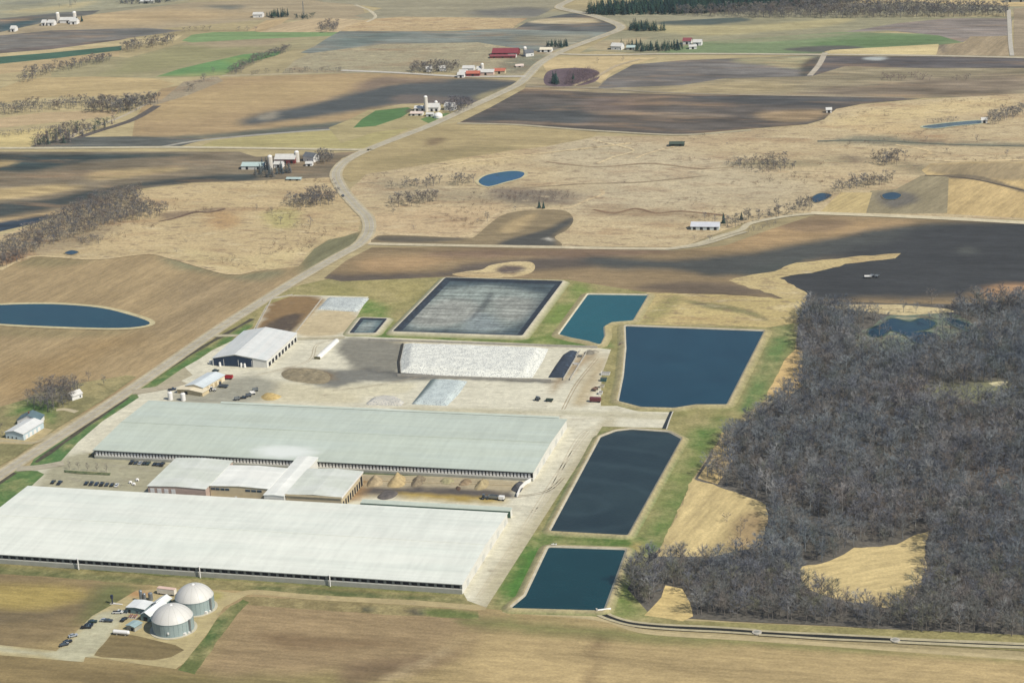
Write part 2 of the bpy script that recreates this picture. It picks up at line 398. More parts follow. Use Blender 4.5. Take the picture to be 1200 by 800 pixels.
F('meadow', [(165, 118), (190, 117), (215, 96), (255, 90), (262, 95), (220, 112), (180, 124)], (160, 146, 124), 'marsh')
strip('dirt_track', [(260, 89), (330, 87), (430, 84)], 5, (190, 176, 146))
# left fields below the road
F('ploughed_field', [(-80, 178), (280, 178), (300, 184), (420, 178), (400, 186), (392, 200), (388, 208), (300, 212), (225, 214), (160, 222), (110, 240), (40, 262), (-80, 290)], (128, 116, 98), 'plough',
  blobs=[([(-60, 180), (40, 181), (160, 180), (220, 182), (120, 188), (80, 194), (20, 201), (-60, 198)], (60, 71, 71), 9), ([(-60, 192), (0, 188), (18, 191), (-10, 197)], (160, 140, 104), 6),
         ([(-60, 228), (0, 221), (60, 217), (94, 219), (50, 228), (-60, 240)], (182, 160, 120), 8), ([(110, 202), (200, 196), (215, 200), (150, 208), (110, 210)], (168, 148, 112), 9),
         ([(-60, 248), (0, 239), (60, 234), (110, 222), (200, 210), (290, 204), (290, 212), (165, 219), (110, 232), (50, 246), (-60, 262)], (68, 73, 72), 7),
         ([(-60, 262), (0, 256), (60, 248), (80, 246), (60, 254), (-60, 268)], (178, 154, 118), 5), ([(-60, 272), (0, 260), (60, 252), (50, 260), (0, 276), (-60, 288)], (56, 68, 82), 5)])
# marsh on the left
F('marsh', [(-80, 292), (0, 276), (50, 260), (100, 243), (160, 224), (225, 215), (300, 212), (388, 208), (410, 226), (424, 252), (420, 272), (385, 282), (360, 296), (350, 314), (330, 318), (268, 323), (205, 306), (175, 299), (110, 305), (40, 302), (0, 318), (-80, 340)], (196, 174, 136), 'marsh', jit=2,
  blobs=[([(240, 250), (270, 246), (280, 262), (250, 268)], (182, 146, 104), 9, .7), ([(150, 300), (200, 300), (260, 318), (330, 314), (350, 300), (390, 276), (350, 290), (280, 300), (210, 292)], (204, 184, 142), 6),
         ([(0, 290), (60, 260), (140, 228), (170, 240), (130, 270), (60, 296)], (138, 126, 108), 14, .6), ([(0, 300), (30, 292), (40, 300), (0, 312)], (150, 118, 92), 8),
         ([(190, 250), (230, 246), (262, 243), (262, 247), (230, 250), (196, 258)], (128, 110, 94), 3, .8), ([(310, 250), (345, 245), (350, 265), (320, 268)], (176, 170, 110), 7, .6)])
F('field', [(-150, 380), (-80, 340), (0, 316), (40, 301), (110, 304), (175, 298), (205, 304), (268, 321), (300, 318), (350, 312), (368, 292), (385, 281), (405, 277), (424, 270), (412, 290), (338, 334), (250, 389), (150, 453), (128, 470), (90, 488), (30, 490), (-150, 520)], (168, 146, 112), 'field', ang=80,
  blobs=[([(350, 318), (360, 296), (384, 280), (430, 272), (420, 290), (350, 326)], (128, 124, 96), 9), ([(185, 300), (230, 310), (270, 322), (300, 320), (330, 318), (300, 330), (230, 318)], (126, 126, 100), 8, .8),
         ([(0, 305), (60, 302), (110, 306), (60, 312)], (140, 128, 96), 8, .8), ([(200, 330), (300, 330), (330, 326), (240, 380), (200, 380)], (158, 138, 108), 25), ([(0, 430), (60, 420), (100, 400), (150, 400), (60, 460), (0, 470)], (160, 136, 100), 25),
         ([(0, 384), (120, 386), (165, 384), (120, 394), (0, 394)], (140, 128, 96), 8, .7)])
# ---- middle and right far
F('field', [(330, -10), (640, -10), (668, 4), (650, 10), (625, 22), (430, 22), (415, 19), (432, 15), (448, 10), (420, 6), (380, 3)], (156, 148, 126), blobs=[([(560, 12), (640, 10), (625, 20), (560, 18)], (118, 115, 109), 14)])
F('field', [(396, 40), (405, 32), (430, 23), (470, 20), (560, 21), (618, 22), (606, 29), (600, 34), (480, 37), (420, 37)], (192, 168, 132), 'marsh')
strip('creek', [(416, 6), (432, 12), (440, 20), (430, 26)], 4, (196, 186, 160), 'litter', wob=.5)
F('field', [(352, 62), (368, 55), (382, 46), (398, 37), (420, 37), (530, 37), (605, 33), (720, 36), (697, 44), (640, 62), (560, 50), (440, 60), (400, 66)], (128, 132, 126), 'plough', blobs=[([(400, 42), (470, 40), (440, 50), (400, 56)], (114, 123, 118), 14), ([(600, 44), (690, 42), (650, 54)], (150, 144, 126), 12)])
F('ploughed_field', [(604, 34), (618, 26), (650, 19), (668, 16), (690, 17), (718, 26), (727, 33), (716, 38), (690, 37), (650, 37)], (94, 95, 94), 'plough', blobs=[([(618, 26), (640, 22), (690, 22), (700, 27), (640, 28)], (188, 172, 142), 6)])
F('marsh', [(330, 86), (345, 72), (362, 63), (400, 58), (450, 52), (560, 50), (640, 62), (690, 46), (640, 67), (618, 86), (600, 90), (500, 84), (400, 86)], (166, 156, 130), 'marsh', ang=2, blobs=[([(600, 64), (640, 66), (625, 82), (590, 84)], (132, 130, 112), 10)])
F('field', [(385, 150), (408, 141), (432, 129), (484, 125), (560, 122), (545, 132), (500, 148), (440, 155), (400, 168)], (170, 156, 118))
F('green_field', [(414, 150), (424, 140), (440, 130), (478, 126), (484, 129), (470, 138), (440, 148)], (92, 124, 78), 'field', blobs=[([(476, 129), (487, 128), (480, 134)], (100, 90, 80), 3)])
F('green_field', [(492, 140), (510, 134), (536, 132), (520, 143), (505, 146)], (104, 128, 80), 'field')
F('field', [(398, 205), (402, 196), (434, 176), (500, 150), (540, 143), (600, 146), (700, 155), (696, 160), (640, 172), (590, 178), (500, 192), (440, 204), (410, 214)], (174, 156, 118),
  blobs=[([(500, 164), (520, 162), (515, 170), (498, 171)], (120, 100, 80), 6, .7), ([(430, 190), (560, 170), (600, 175), (500, 190)], (160, 144, 108), 10)])
F('field', [(618, 90), (640, 92), (720, 95), (760, 88), (960, 64), (1000, 78), (1200, 78), (1260, 80), (1260, 112), (1020, 116), (800, 111), (700, 110), (615, 104)], (150, 138, 114), 'plough', blobs=[([(940, 110), (1100, 92), (1200, 90), (1200, 108), (1060, 114)], (134, 120, 104), 20), ([(760, 108), (850, 96), (930, 100), (900, 110)], (166, 150, 118), 15)])
F('ploughed_field', [(536, 145), (575, 126), (615, 104), (700, 109), (800, 111), (1030, 115), (1080, 116), (1010, 122), (980, 128), (972, 134), (966, 140), (945, 146), (880, 151), (800, 158), (720, 155), (690, 153), (600, 146)], (96, 89, 84), 'plough',
  blobs=[([(560, 140), (620, 125), (700, 128), (680, 145), (600, 142)], (82, 83, 83), 14), ([(890, 134), (930, 130), (968, 130), (960, 140), (930, 143), (900, 141)], (160, 138, 110), 8), ([(680, 118), (740, 114), (760, 124), (700, 132)], (120, 104, 96), 14, .7), ([(800, 112), (1020, 116), (980, 124), (880, 122)], (86, 85, 85), 8), ([(690, 132), (760, 130), (860, 136), (800, 140)], (140, 124, 108), 6, .7)])
F('field', [(640, 68), (722, 66), (770, 68), (735, 78), (716, 86), (704, 98), (690, 92), (640, 84), (636, 76)], (198, 176, 136))
F('thicket_floor', [(642, 84), (670, 80), (696, 82), (703, 88), (697, 96), (675, 101), (640, 100)], (108, 92, 98), 'litter', smooth=True)
F('ploughed_field', [(700, 104), (712, 92), (742, 76), (800, 71), (958, 65), (964, 68), (945, 90), (850, 92), (800, 100)], (114, 109, 106), 'plough', blobs=[([(860, 70), (960, 66), (955, 76), (930, 80)], (156, 150, 120), 8), ([(944, 72), (962, 68), (950, 86), (938, 88)], (76, 75, 71), 5)])
F('field', [(725, 20), (740, 27), (760, 26), (880, 20), (1010, 20), (1120, 20), (1190, 20), (1182, 30), (990, 40), (830, 54), (770, 64), (700, 60), (680, 62), (726, 36), (740, 36)], (152, 146, 120), blobs=[([(775, 26), (850, 21), (880, 24), (820, 31), (780, 32)], (86, 95, 90), 6), ([(740, 30), (860, 30), (990, 22), (960, 32), (820, 42)], (176, 164, 126), 8), ([(690, 52), (760, 44), (720, 60)], (176, 160, 130), 8)])
F('green_field', [(770, 62), (820, 50), (900, 44), (985, 38), (1130, 41), (1128, 50), (1100, 53), (975, 60), (960, 63), (850, 64)], (126, 140, 104), 'field', blobs=[([(950, 52), (1040, 42), (1120, 44), (1090, 52), (1000, 56)], (106, 128, 88), 8), ([(920, 58), (970, 54), (1010, 56), (960, 61)], (96, 95, 89), 6), ([(830, 50), (920, 42), (1000, 40), (900, 50)], (148, 148, 118), 6)])
F('ploughed_field', [(990, 38), (1050, 28), (1110, 22), (1186, 22), (1186, 42), (1140, 44), (1128, 50), (1100, 42), (1040, 36)], (140, 130, 124), 'plough')
F('field', [(966, 61), (975, 59), (1100, 52), (1098, 65), (975, 65)], (214, 194, 148))
F('stubble_field', [(1097, 65), (1101, 53), (1130, 51), (1137, 43), (1182, 43), (1182, 66)], (164, 146, 120), 'field', ang=80, blobs=[([(1101, 53), (1110, 53), (1106, 62)], (120, 110, 100), 4, .7)])
F('field', [(1188, 10), (1260, 10), (1260, 66), (1188, 66)], (160, 144, 122))
F('field', [(1000, 4), (1000, -8), (1260, -8), (1260, 8), (1180, 8), (1080, 3)], (206, 182, 138))
F('ploughed_field', [(964, 66), (1100, 67), (1260, 70), (1260, 80), (1080, 80), (990, 78), (950, 90), (945, 90)], (96, 91, 91), 'plough', blobs=[([(1012, 68), (1036, 67), (1032, 71), (1015, 71)], (170, 172, 170), 4)])
strip('dirt_track', [(967, 62), (960, 76), (949, 89)], 6, (190, 180, 160))
# right marsh and meadow
F('marsh', [(424, 262), (410, 222), (430, 204), (500, 193), (590, 178), (640, 172), (700, 160), (800, 160), (880, 152), (945, 147), (966, 141), (980, 128), (1010, 123), (1080, 117), (1200, 110), (1280, 104), (1280, 262), (1200, 258), (955, 250), (870, 262), (800, 290), (436, 287)], (194, 174, 140), 'marsh', jit=2,
  blobs=[([(975, 140), (1060, 124), (1160, 116), (1180, 124), (1060, 145), (975, 150)], (206, 184, 142), 14), ([(720, 150), (800, 162), (900, 152), (850, 170), (700, 172)], (180, 158, 128), 12, .8), ([(450, 210), (560, 222), (640, 222), (640, 240), (560, 238), (450, 232)], (150, 140, 120), 12, .55), ([(580, 220), (680, 225), (690, 235), (640, 240), (580, 232)], (118, 108, 100), 6, .8),
         ([(440, 250), (560, 240), (600, 245), (560, 268), (540, 276), (440, 274)], (196, 172, 138), 9), ([(520, 175), (640, 180), (600, 190), (520, 196)], (204, 182, 140), 6, .6), ([(640, 160), (780, 172), (900, 200), (940, 230), (800, 250), (700, 250), (660, 200)], (192, 176, 148), 30),
         ([(700, 240), (760, 246), (840, 252), (820, 256), (740, 254), (690, 250)], (152, 130, 104), 4, .7), ([(860, 190), (930, 188), (1000, 186), (1000, 190), (900, 196)], (150, 140, 112), 4, .7), ([(960, 166), (1020, 160), (1100, 165), (1200, 168), (1200, 173), (1080, 170), (1000, 168)], (112, 116, 104), 3, .8),
         ([(1050, 190), (1100, 196), (1140, 200), (1150, 210), (1100, 205), (1060, 200)], (126, 118, 96), 7, .7), ([(1000, 150), (1060, 144), (1090, 150), (1040, 160)], (202, 178, 138), 10), ([(975, 180), (1020, 186), (1000, 192)], (120, 106, 90), 5, .7)])
F('field', [(1080, 200), (1090, 192), (1140, 190), (1280, 190), (1280, 250), (1200, 256), (1110, 251), (1100, 250), (1110, 226)], (198, 172, 126), 'field', ang=75, blobs=[([(1090, 193), (1140, 192), (1200, 192), (1200, 212), (1120, 206), (1084, 202)], (160, 142, 112), 7), ([(1110, 205), (1150, 207), (1200, 222), (1200, 226), (1150, 212), (1110, 209)], (110, 100, 88), 2.5, .8)])
F('field', [(1020, 224), (1050, 222), (1080, 206), (1112, 206), (1110, 250), (1060, 251), (1015, 250)], (150, 138, 112), 'field', ang=70, blobs=[([(1030, 228), (1060, 226), (1075, 235), (1050, 245), (1030, 240)], (118, 112, 104), 6)])
F('field', [(960, 250), (975, 235), (985, 226), (1022, 226), (1015, 250)], (196, 174, 128), ang=70)
# spur field
F('ploughed_field', [(436, 286), (438, 280), (446, 276), (475, 276), (545, 279), (558, 276), (572, 264), (590, 252), (615, 247), (645, 246), (664, 248), (672, 258), (664, 270), (650, 278), (652, 290), (540, 288)], (140, 124, 98), 'field', smooth=True,
  blobs=[([(445, 277), (500, 278), (545, 280), (500, 284), (448, 283)], (104, 96, 84), 3), ([(588, 288), (600, 280), (640, 268), (668, 256), (670, 262), (650, 278), (650, 288)], (82, 81, 78), 5), ([(585, 272), (600, 258), (630, 250), (610, 270)], (176, 154, 118), 5), ([(636, 280), (645, 278), (648, 283)], (180, 174, 164), 2)])
strip('grass_edge', [(432, 286), (434, 278), (446, 274), (500, 276), (545, 277), (562, 268), (580, 252), (610, 244), (662, 244), (690, 234), (706, 228), (704, 222)], 3.5, (204, 184, 146), 'marsh')
# brown belt south of the section road
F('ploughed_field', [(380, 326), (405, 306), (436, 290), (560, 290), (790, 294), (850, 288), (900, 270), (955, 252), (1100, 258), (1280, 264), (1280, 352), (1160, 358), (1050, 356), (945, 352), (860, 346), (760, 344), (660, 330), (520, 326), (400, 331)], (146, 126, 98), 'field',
  blobs=[([(420, 305), (500, 300), (540, 306), (460, 318), (420, 318)], (170, 142, 108), 10), ([(375, 322), (440, 322), (520, 318), (560, 308), (700, 300), (690, 312), (560, 322), (480, 328), (400, 334)], (98, 88, 80), 7), ([(500, 296), (600, 292), (780, 294), (720, 300), (540, 302)], (132, 110, 92), 8),
         ([(820, 290), (870, 278), (920, 262), (1060, 258), (1040, 270), (960, 280), (880, 292)], (176, 148, 112), 12), ([(900, 262), (960, 256), (1000, 262), (950, 272)], (132, 112, 92), 6, .7),
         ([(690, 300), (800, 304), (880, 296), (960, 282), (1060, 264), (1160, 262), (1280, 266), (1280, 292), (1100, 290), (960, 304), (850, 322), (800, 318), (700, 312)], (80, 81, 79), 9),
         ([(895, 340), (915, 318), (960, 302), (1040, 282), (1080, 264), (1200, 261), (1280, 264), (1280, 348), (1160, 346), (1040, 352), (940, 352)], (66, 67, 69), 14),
         ([(860, 322), (900, 310), (950, 302), (900, 322)], (78, 81, 78), 6), ([(800, 330), (880, 336), (890, 346), (820, 346), (740, 338)], (112, 98, 84), 6), ([(1150, 346), (1170, 336), (1200, 334), (1280, 330), (1280, 352), (1180, 352)], (178, 142, 108), 8), ([(1125, 292), (1140, 290), (1140, 297), (1128, 297)], (88, 89, 86), 5)])
F('grassy_draw', [(853, 328), (880, 322), (908, 318), (935, 308), (1000, 301), (1055, 297), (1050, 303), (1000, 308), (960, 318), (925, 323), (912, 326), (930, 334), (946, 344), (944, 352), (920, 350), (888, 340)], (192, 172, 128), 'marsh', jit=3)
F('meadow', [(530, 322), (548, 318), (565, 316), (575, 311), (600, 307), (620, 307), (627, 312), (622, 320), (600, 325), (560, 326)], (198, 178, 138), 'marsh', smooth=True, blobs=[([(582, 316), (592, 312), (610, 313), (614, 317), (600, 321), (585, 320)], (100, 88, 82), 3)])
F('meadow', [(735, 384), (755, 343), (860, 346), (945, 352), (940, 372), (928, 386), (890, 384), (820, 380)], (196, 176, 126), 'marsh', jit=1.5, blobs=[([(800, 352), (840, 356), (880, 364), (900, 376), (870, 368), (830, 362)], (120, 118, 84), 2.5, .8), ([(780, 350), (800, 350), (770, 375), (750, 378)], (150, 142, 96), 5, .8)])
# woodland floor
F('woodland_floor', [(946, 352), (1040, 356), (1160, 357), (1290, 350), (1290, 765), (1100, 742), (990, 734), (860, 728), (800, 724), (755, 716), (730, 690), (750, 655), (775, 645), (815, 560), (850, 505), (900, 480), (935, 425), (932, 380)], (102, 97, 91), 'litter',
  blobs=[([(1140, 545), (1200, 540), (1200, 590), (1150, 600)], (128, 108, 92), 20, .6), ([(1085, 455), (1150, 448), (1196, 450), (1180, 475), (1100, 478)], (128, 128, 96), 8)])
F('wetland', [(990, 396), (1020, 384), (1036, 372), (1060, 368), (1110, 366), (1138, 378), (1148, 392), (1110, 404), (1060, 412), (1020, 410)], (112, 122, 108), 'marsh', smooth=True)
F('meadow', [(1000, 357), (1050, 357), (1110, 362), (1120, 366), (1060, 370), (1030, 368), (1010, 364), (960, 362), (940, 358)], (206, 188, 148), 'marsh')
F('meadow', [(1158, 449), (1170, 447), (1182, 447), (1180, 451), (1165, 453)], (206, 196, 160), 'marsh')
# farm green
F('grass', [(160, 458), (252, 396), (306, 352), (345, 336), (385, 327), (400, 330), (520, 325), (665, 328), (758, 343), (745, 380), (900, 384), (936, 378), (930, 420), (905, 462), (880, 482), (850, 505), (812, 561), (775, 640), (755, 660), (735, 690), (760, 718), (800, 727), (1290, 748), (1290, 768), (1100, 757), (900, 744), (760, 736), (715, 722), (700, 724), (560, 716), (500, 700), (-120, 650), (-120, 600), (0, 580), (60, 530)], (148, 140, 96), 'grass', step=6,
  blobs=[([(162, 458), (185, 440), (235, 410), (276, 396), (262, 410), (225, 425), (205, 446), (185, 456)], (96, 124, 72), 3),
         ([(296, 380), (330, 350), (380, 336), (470, 335), (480, 350), (440, 360), (320, 350)], (154, 146, 98), 10), ([(400, 365), (440, 348), (455, 362), (450, 392), (398, 392)], (108, 134, 70), 5), ([(420, 330), (495, 330), (470, 352), (430, 350)], (164, 152, 104), 7), ([(445, 388), (620, 394), (705, 400), (705, 408), (600, 402), (440, 397)], (102, 124, 68), 4),
         ([(625, 395), (670, 335), (690, 345), (650, 400)], (122, 138, 76), 5), ([(850, 470), (900, 386), (930, 384), (925, 410), (880, 478)], (106, 128, 78), 6), ([(900, 386), (912, 388), (868, 474), (856, 474)], (162, 146, 106), 3, .7),
         ([(790, 480), (850, 478), (860, 490), (800, 560), (800, 520)], (142, 138, 90), 10), ([(800, 516), (840, 490), (850, 500), (812, 560), (780, 640), (745, 645), (770, 600)], (98, 124, 66), 7), ([(760, 580), (800, 525), (815, 540), (765, 625)], (130, 136, 84), 6), ([(580, 700), (615, 640), (640, 625), (655, 640), (620, 700), (600, 710)], (84, 122, 58), 4), ([(640, 620), (690, 505), (712, 506), (650, 622)], (108, 118, 72), 3), ([(648, 628), (750, 630), (752, 642), (648, 640)], (92, 116, 58), 2.5),
         ([(700, 716), (735, 645), (750, 645), (742, 700), (760, 722), (720, 722)], (118, 134, 74), 4), ([(735, 645), (752, 642), (715, 712), (708, 712)], (176, 160, 108), 2.5), ([(0, 655), (200, 672), (540, 694), (552, 702), (400, 694), (200, 684), (0, 668)], (104, 112, 68), 3.5), ([(-60, 640), (20, 644), (200, 660), (0, 652)], (140, 134, 96), 5)])
# foreground
F('field', [(-160, 655), (-20, 660), (140, 672), (300, 684), (500, 700), (560, 712), (700, 727), (760, 740), (900, 748), (1100, 762), (1290, 776), (1330, 900), (600, 900), (-200, 900)], (168, 148, 108), 'field', ang=0, step=6,
  blobs=[([(-60, 668), (60, 672), (150, 684), (160, 700), (80, 745), (20, 762), (-60, 765)], (138, 120, 90), 8), ([(-40, 690), (20, 684), (90, 690), (100, 700), (40, 712), (-30, 706)], (176, 156, 92), 7, .7), ([(-60, 720), (60, 716), (120, 695), (115, 702), (60, 725), (-60, 732)], (110, 98, 78), 4, .7), ([(110, 690), (150, 682), (165, 692), (140, 716), (100, 728)], (110, 116, 74), 6, .8),
         ([(280, 700), (400, 704), (560, 716), (520, 770), (400, 790), (230, 800), (240, 760)], (160, 138, 106), 12), ([(310, 742), (400, 748), (480, 754), (380, 760), (330, 756)], (128, 106, 80), 6, .8), ([(-60, 770), (80, 772), (240, 790), (200, 850), (-60, 850)], (138, 120, 86), 10), ([(180, 790), (340, 790), (460, 785), (420, 830), (180, 830)], (130, 122, 80), 8, .6),
         ([(410, 778), (460, 772), (510, 765), (545, 748), (560, 728), (580, 726), (560, 756), (530, 776), (440, 800), (400, 800)], (126, 104, 84), 5, .75), ([(440, 800), (500, 770), (540, 750), (530, 762), (470, 796)], (180, 160, 126), 2.5, .8),
         ([(560, 740), (800, 752), (1290, 785), (1290, 900), (560, 900)], (178, 156, 116), 20), ([(698, 742), (716, 742), (702, 775), (690, 810), (680, 810), (690, 778)], (120, 100, 76), 3, .7), ([(560, 724), (760, 740), (1290, 772), (1290, 778), (760, 752), (560, 734)], (130, 130, 84), 3.5, .8)])
F('grass_verge', [(-80, 652), (0, 660), (200, 676), (400, 690), (540, 699), (556, 706), (545, 714), (480, 706), (370, 699), (300, 693), (200, 688), (150, 684), (60, 676), (-80, 668)], (134, 126, 86), 'grass', jit=1, blobs=[([(-60, 660), (100, 672), (200, 682), (100, 680), (-60, 668)], (104, 108, 70), 3), ([(300, 686), (450, 696), (535, 700), (540, 706), (450, 702), (320, 694)], (96, 104, 66), 2.5)])
F('grass_verge', [(285, 699), (330, 701), (480, 709), (560, 716), (560, 726), (450, 720), (330, 712), (280, 708)], (142, 128, 92), 'grass', jit=1, blobs=[([(425, 712), (440, 712), (438, 717), (426, 716)], (86, 84, 68), 1.5), ([(478, 714), (500, 714), (502, 721), (482, 720)], (84, 80, 70), 1.5), ([(500, 714), (560, 718), (560, 726), (505, 722)], (108, 118, 70), 3)])
F('grass_verge', [(208, 785), (236, 752), (256, 724), (270, 710), (285, 702), (292, 706), (278, 720), (262, 742), (244, 768), (228, 790)], (104, 112, 68), 'grass', jit=1, blobs=[([(236, 752), (258, 724), (266, 728), (246, 758)], (76, 104, 58), 2)])
strip('dirt_track', [(275, 698), (300, 694), (370, 700), (480, 706), (545, 711), (570, 712)], 5.5, (182, 166, 124))
strip('dirt_track', [(590, 716), (700, 725), (760, 741), (880, 749), (1050, 761), (1290, 778)], 4, (188, 172, 132), w_end=4)
# drainage ditch by the wood
# clearings in the wood
F('stubble_clearing', [(812, 561), (840, 570), (870, 580), (898, 592), (900, 612), (893, 640), (830, 652), (770, 652), (775, 640), (792, 605)], (206, 184, 136), 'field', ang=80, step=4, jit=2.5, blobs=[([(880, 600), (900, 620), (880, 645), (850, 640)], (150, 126, 98), 6, .7)])
F('stubble_clearing', [(938, 664), (965, 660), (990, 650), (1000, 642), (1050, 639), (1068, 628), (1090, 622), (1084, 650), (1082, 680), (1070, 705), (1040, 712), (1000, 706), (960, 696), (940, 684)], (206, 184, 136), 'field', ang=30, step=4, jit=2)
F('stubble_clearing', [(755, 721), (768, 708), (776, 700), (780, 686), (800, 690), (808, 706), (812, 722), (800, 728)], (206, 182, 130), 'field', jit=1)
F('stubble_clearing', [(898, 464), (908, 445), (918, 424), (932, 410), (942, 412), (942, 450), (920, 470)], (206, 176, 126), 'field', jit=1)
F('stubble_clearing', [(820, 560), (835, 530), (846, 508), (862, 500), (858, 540), (840, 568)], (196, 172, 126), 'field', jit=2)
# farm yard: concrete and gravel
F('farm_yard', [(0, 584), (60, 530), (140, 480), (152, 470), (205, 432), (240, 415), (296, 388), (312, 358), (345, 346), (432, 348), (405, 394), (480, 397), (644, 404), (700, 408), (716, 410), (705, 440), (704, 476), (725, 476), (788, 478), (780, 502), (706, 500), (570, 712), (548, 704), (540, 690), (0, 650)], (218, 211, 192), 'gravel', step=5,
  blobs=[([(545, 448), (650, 452), (640, 470), (540, 474)], (220, 213, 194), 4), ([(388, 452), (480, 450), (470, 462), (400, 466)], (214, 205, 180), 4), ([(280, 452), (320, 446), (400, 458), (420, 472), (300, 470)], (208, 198, 172), 4), ([(700, 420), (712, 420), (690, 470), (670, 470)], (192, 176, 146), 4), ([(430, 402), (480, 398), (640, 404), (640, 400)], (210, 196, 166), 3), ([(30, 590), (60, 545), (108, 532), (200, 545), (165, 580), (60, 575)], (172, 166, 142), 5), ([(205, 470), (250, 448), (300, 440), (330, 450), (290, 472)], (164, 160, 146), 6), ([(560, 700), (700, 500), (720, 498), (600, 700)], (190, 180, 154), 4),
         ([(400, 400), (412, 396), (470, 402), (475, 412), (466, 436), (440, 440), (416, 436), (408, 424), (394, 412)], (138, 134, 124), 2.5), ([(330, 440), (360, 434), (470, 437), (505, 446), (420, 448), (390, 454), (350, 446)], (128, 126, 120), 2.5),
         ([(422, 432), (470, 436), (640, 446), (640, 449), (470, 441)], (110, 108, 104), 1.6), ([(330, 434), (345, 431), (385, 436), (388, 446), (350, 448)], (134, 116, 92), 3), ([(480, 478), (660, 482), (780, 486), (780, 492), (640, 486), (480, 484)], (196, 188, 164), 3),
         ([(650, 440), (680, 418), (700, 412), (690, 425), (660, 450), (645, 470)], (168, 150, 124), 4), ([(300, 396), (318, 352), (345, 347), (378, 350), (368, 366), (345, 390)], (144, 118, 86), 2.5), ([(305, 392), (322, 376), (352, 368), (345, 388), (330, 392)], (92, 80, 70), 3), ([(366, 368), (378, 364), (420, 366), (404, 392), (345, 392)], (200, 182, 150), 2.5),
         ([(420, 560), (440, 555), (600, 562), (590, 580), (430, 584), (404, 590)], (178, 164, 138), 2.5), ([(460, 574), (540, 578), (590, 584), (580, 590), (470, 582)], (176, 152, 90), 1.8), ([(430, 572), (470, 571), (540, 573), (600, 578), (600, 583), (560, 582), (460, 578), (430, 580)], (96, 89, 85), 1.5), ([(404, 585), (420, 560), (430, 566), (420, 585)], (160, 128, 92), 2)])
YARD_Z = LAYER[0]
F('drive', [(188, 458), (160, 463), (155, 458), (178, 444), (214, 428), (226, 440)], (178, 168, 144), 'gravel')
# green verge strips between road and farm
F('grass_verge', [(155, 459), (165, 448), (235, 405), (272, 388), (300, 370), (296, 383), (262, 402), (232, 422), (214, 432), (185, 452), (172, 458)], (92, 122, 70), 'grass', step=3, blobs=[([(300, 368), (240, 402), (165, 448), (157, 456), (170, 452), (240, 410), (300, 376)], (120, 124, 80), 1.5)])
F('grass_verge', [(35, 546), (42, 535), (80, 510), (130, 478), (148, 463), (160, 462), (163, 466), (120, 494), (92, 518), (72, 540), (60, 546)], (88, 120, 72), 'grass', step=3)
F('grass_verge', [(-60, 600), (0, 560), (20, 551), (44, 552), (52, 556), (30, 576), (-40, 625)], (94, 122, 72), 'grass')
F('grass_verge', [(104, 532), (118, 530), (210, 536), (210, 540), (104, 536)], (126, 118, 88), 'grass')
F('grass_verge', [(425, 553), (620, 559), (618, 562), (425, 556)], (84, 98, 72), 'grass')
for a, b in (((296, 374), (162, 452)), ((150, 466), (42, 542)), ((18, 554), (-40, 594))):
    strip('ditch', [a, ((a[0]*.6+b[0]*.4), a[1]*.6+b[1]*.4-1), ((a[0]*.3+b[0]*.7), a[1]*.3+b[1]*.7), b], 3.6, (84, 80, 66), 'litter', wob=.6)
# houses' yard at left
F('grass', [(-40, 530), (-40, 488), (25, 470), (60, 455), (100, 448), (150, 440), (160, 442), (120, 470), (70, 500), (20, 535), (-40, 568)], (134, 128, 92), 'grass', step=4, blobs=[([(20, 470), (60, 470), (66, 490), (58, 500), (40, 482), (10, 488)], (92, 120, 68), 3), ([(84, 440), (150, 436), (150, 446), (100, 464), (80, 462)], (160, 148, 108), 4)])
F('drive', [(28, 513), (46, 500), (62, 504), (50, 514), (38, 521), (-30, 520), (-30, 514)], (186, 168, 130), 'gravel')
strip('drive', [(-30, 516), (10, 517), (40, 519), (62, 508)], 3.5, (180, 168, 136))
strip('drive', [(66, 481), (76, 480), (90, 483)], 4, (192, 180, 150))
# digester yard
F('farm_yard', [(-60, 750), (0, 756), (66, 763), (108, 722), (140, 704), (160, 692), (205, 690), (250, 692), (290, 697), (262, 712), (245, 740), (215, 778), (206, 784), (175, 780), (120, 772), (100, 770), (98, 776), (0, 768), (-60, 764)], (186, 170, 130), 'gravel', step=3,
  blobs=[([(66, 762), (110, 722), (140, 716), (150, 720), (100, 774), (50, 770), (0, 764), (0, 757)], (188, 182, 156), 2.5), ([(150, 690), (178, 694), (170, 700), (150, 700)], (190, 150, 108), 3), ([(250, 694), (262, 696), (256, 704), (248, 702)], (170, 160, 100), 3)])
F('field', [(110, 768), (132, 742), (155, 744), (180, 750), (206, 756), (216, 762), (200, 770), (180, 774), (120, 770)], (132, 116, 84), 'field', jit=.8)
# creeks and paths that wander through the marsh
strip('creek', [(958, 166), (1010, 165), (1060, 167), (1120, 170), (1210, 172)], 3, (104, 106, 92), 'litter', wob=.8)
strip('creek', [(696, 246), (720, 250), (745, 245), (770, 250), (800, 248), (850, 253)], 3, (136, 112, 88), 'litter', wob=.9)
strip('creek', [(186, 260), (205, 256), (228, 249), (245, 249), (264, 245)], 3, (118, 98, 82), 'litter', wob=.9)
strip('creek', [(640, 190), (700, 196), (760, 192), (820, 198), (860, 196)], 2.5, (158, 138, 110), 'litter', wob=.9)
strip('creek', [(600, 222), (680, 216), (750, 214), (830, 206)], 2.2, (150, 134, 108), 'litter', wob=.9)
strip('dirt_track', [(696, 165), (742, 176), (720, 184), (700, 192)], 3, (214, 196, 156), 'marsh', wob=.5)
strip('dirt_track', [(480, 204), (540, 192), (600, 184), (690, 174), (740, 168)], 4, (212, 192, 150), 'marsh', wob=.6)
strip('dirt_track', [(790, 172), (760, 180), (745, 186)], 2.5, (216, 196, 156), 'marsh', wob=.5)
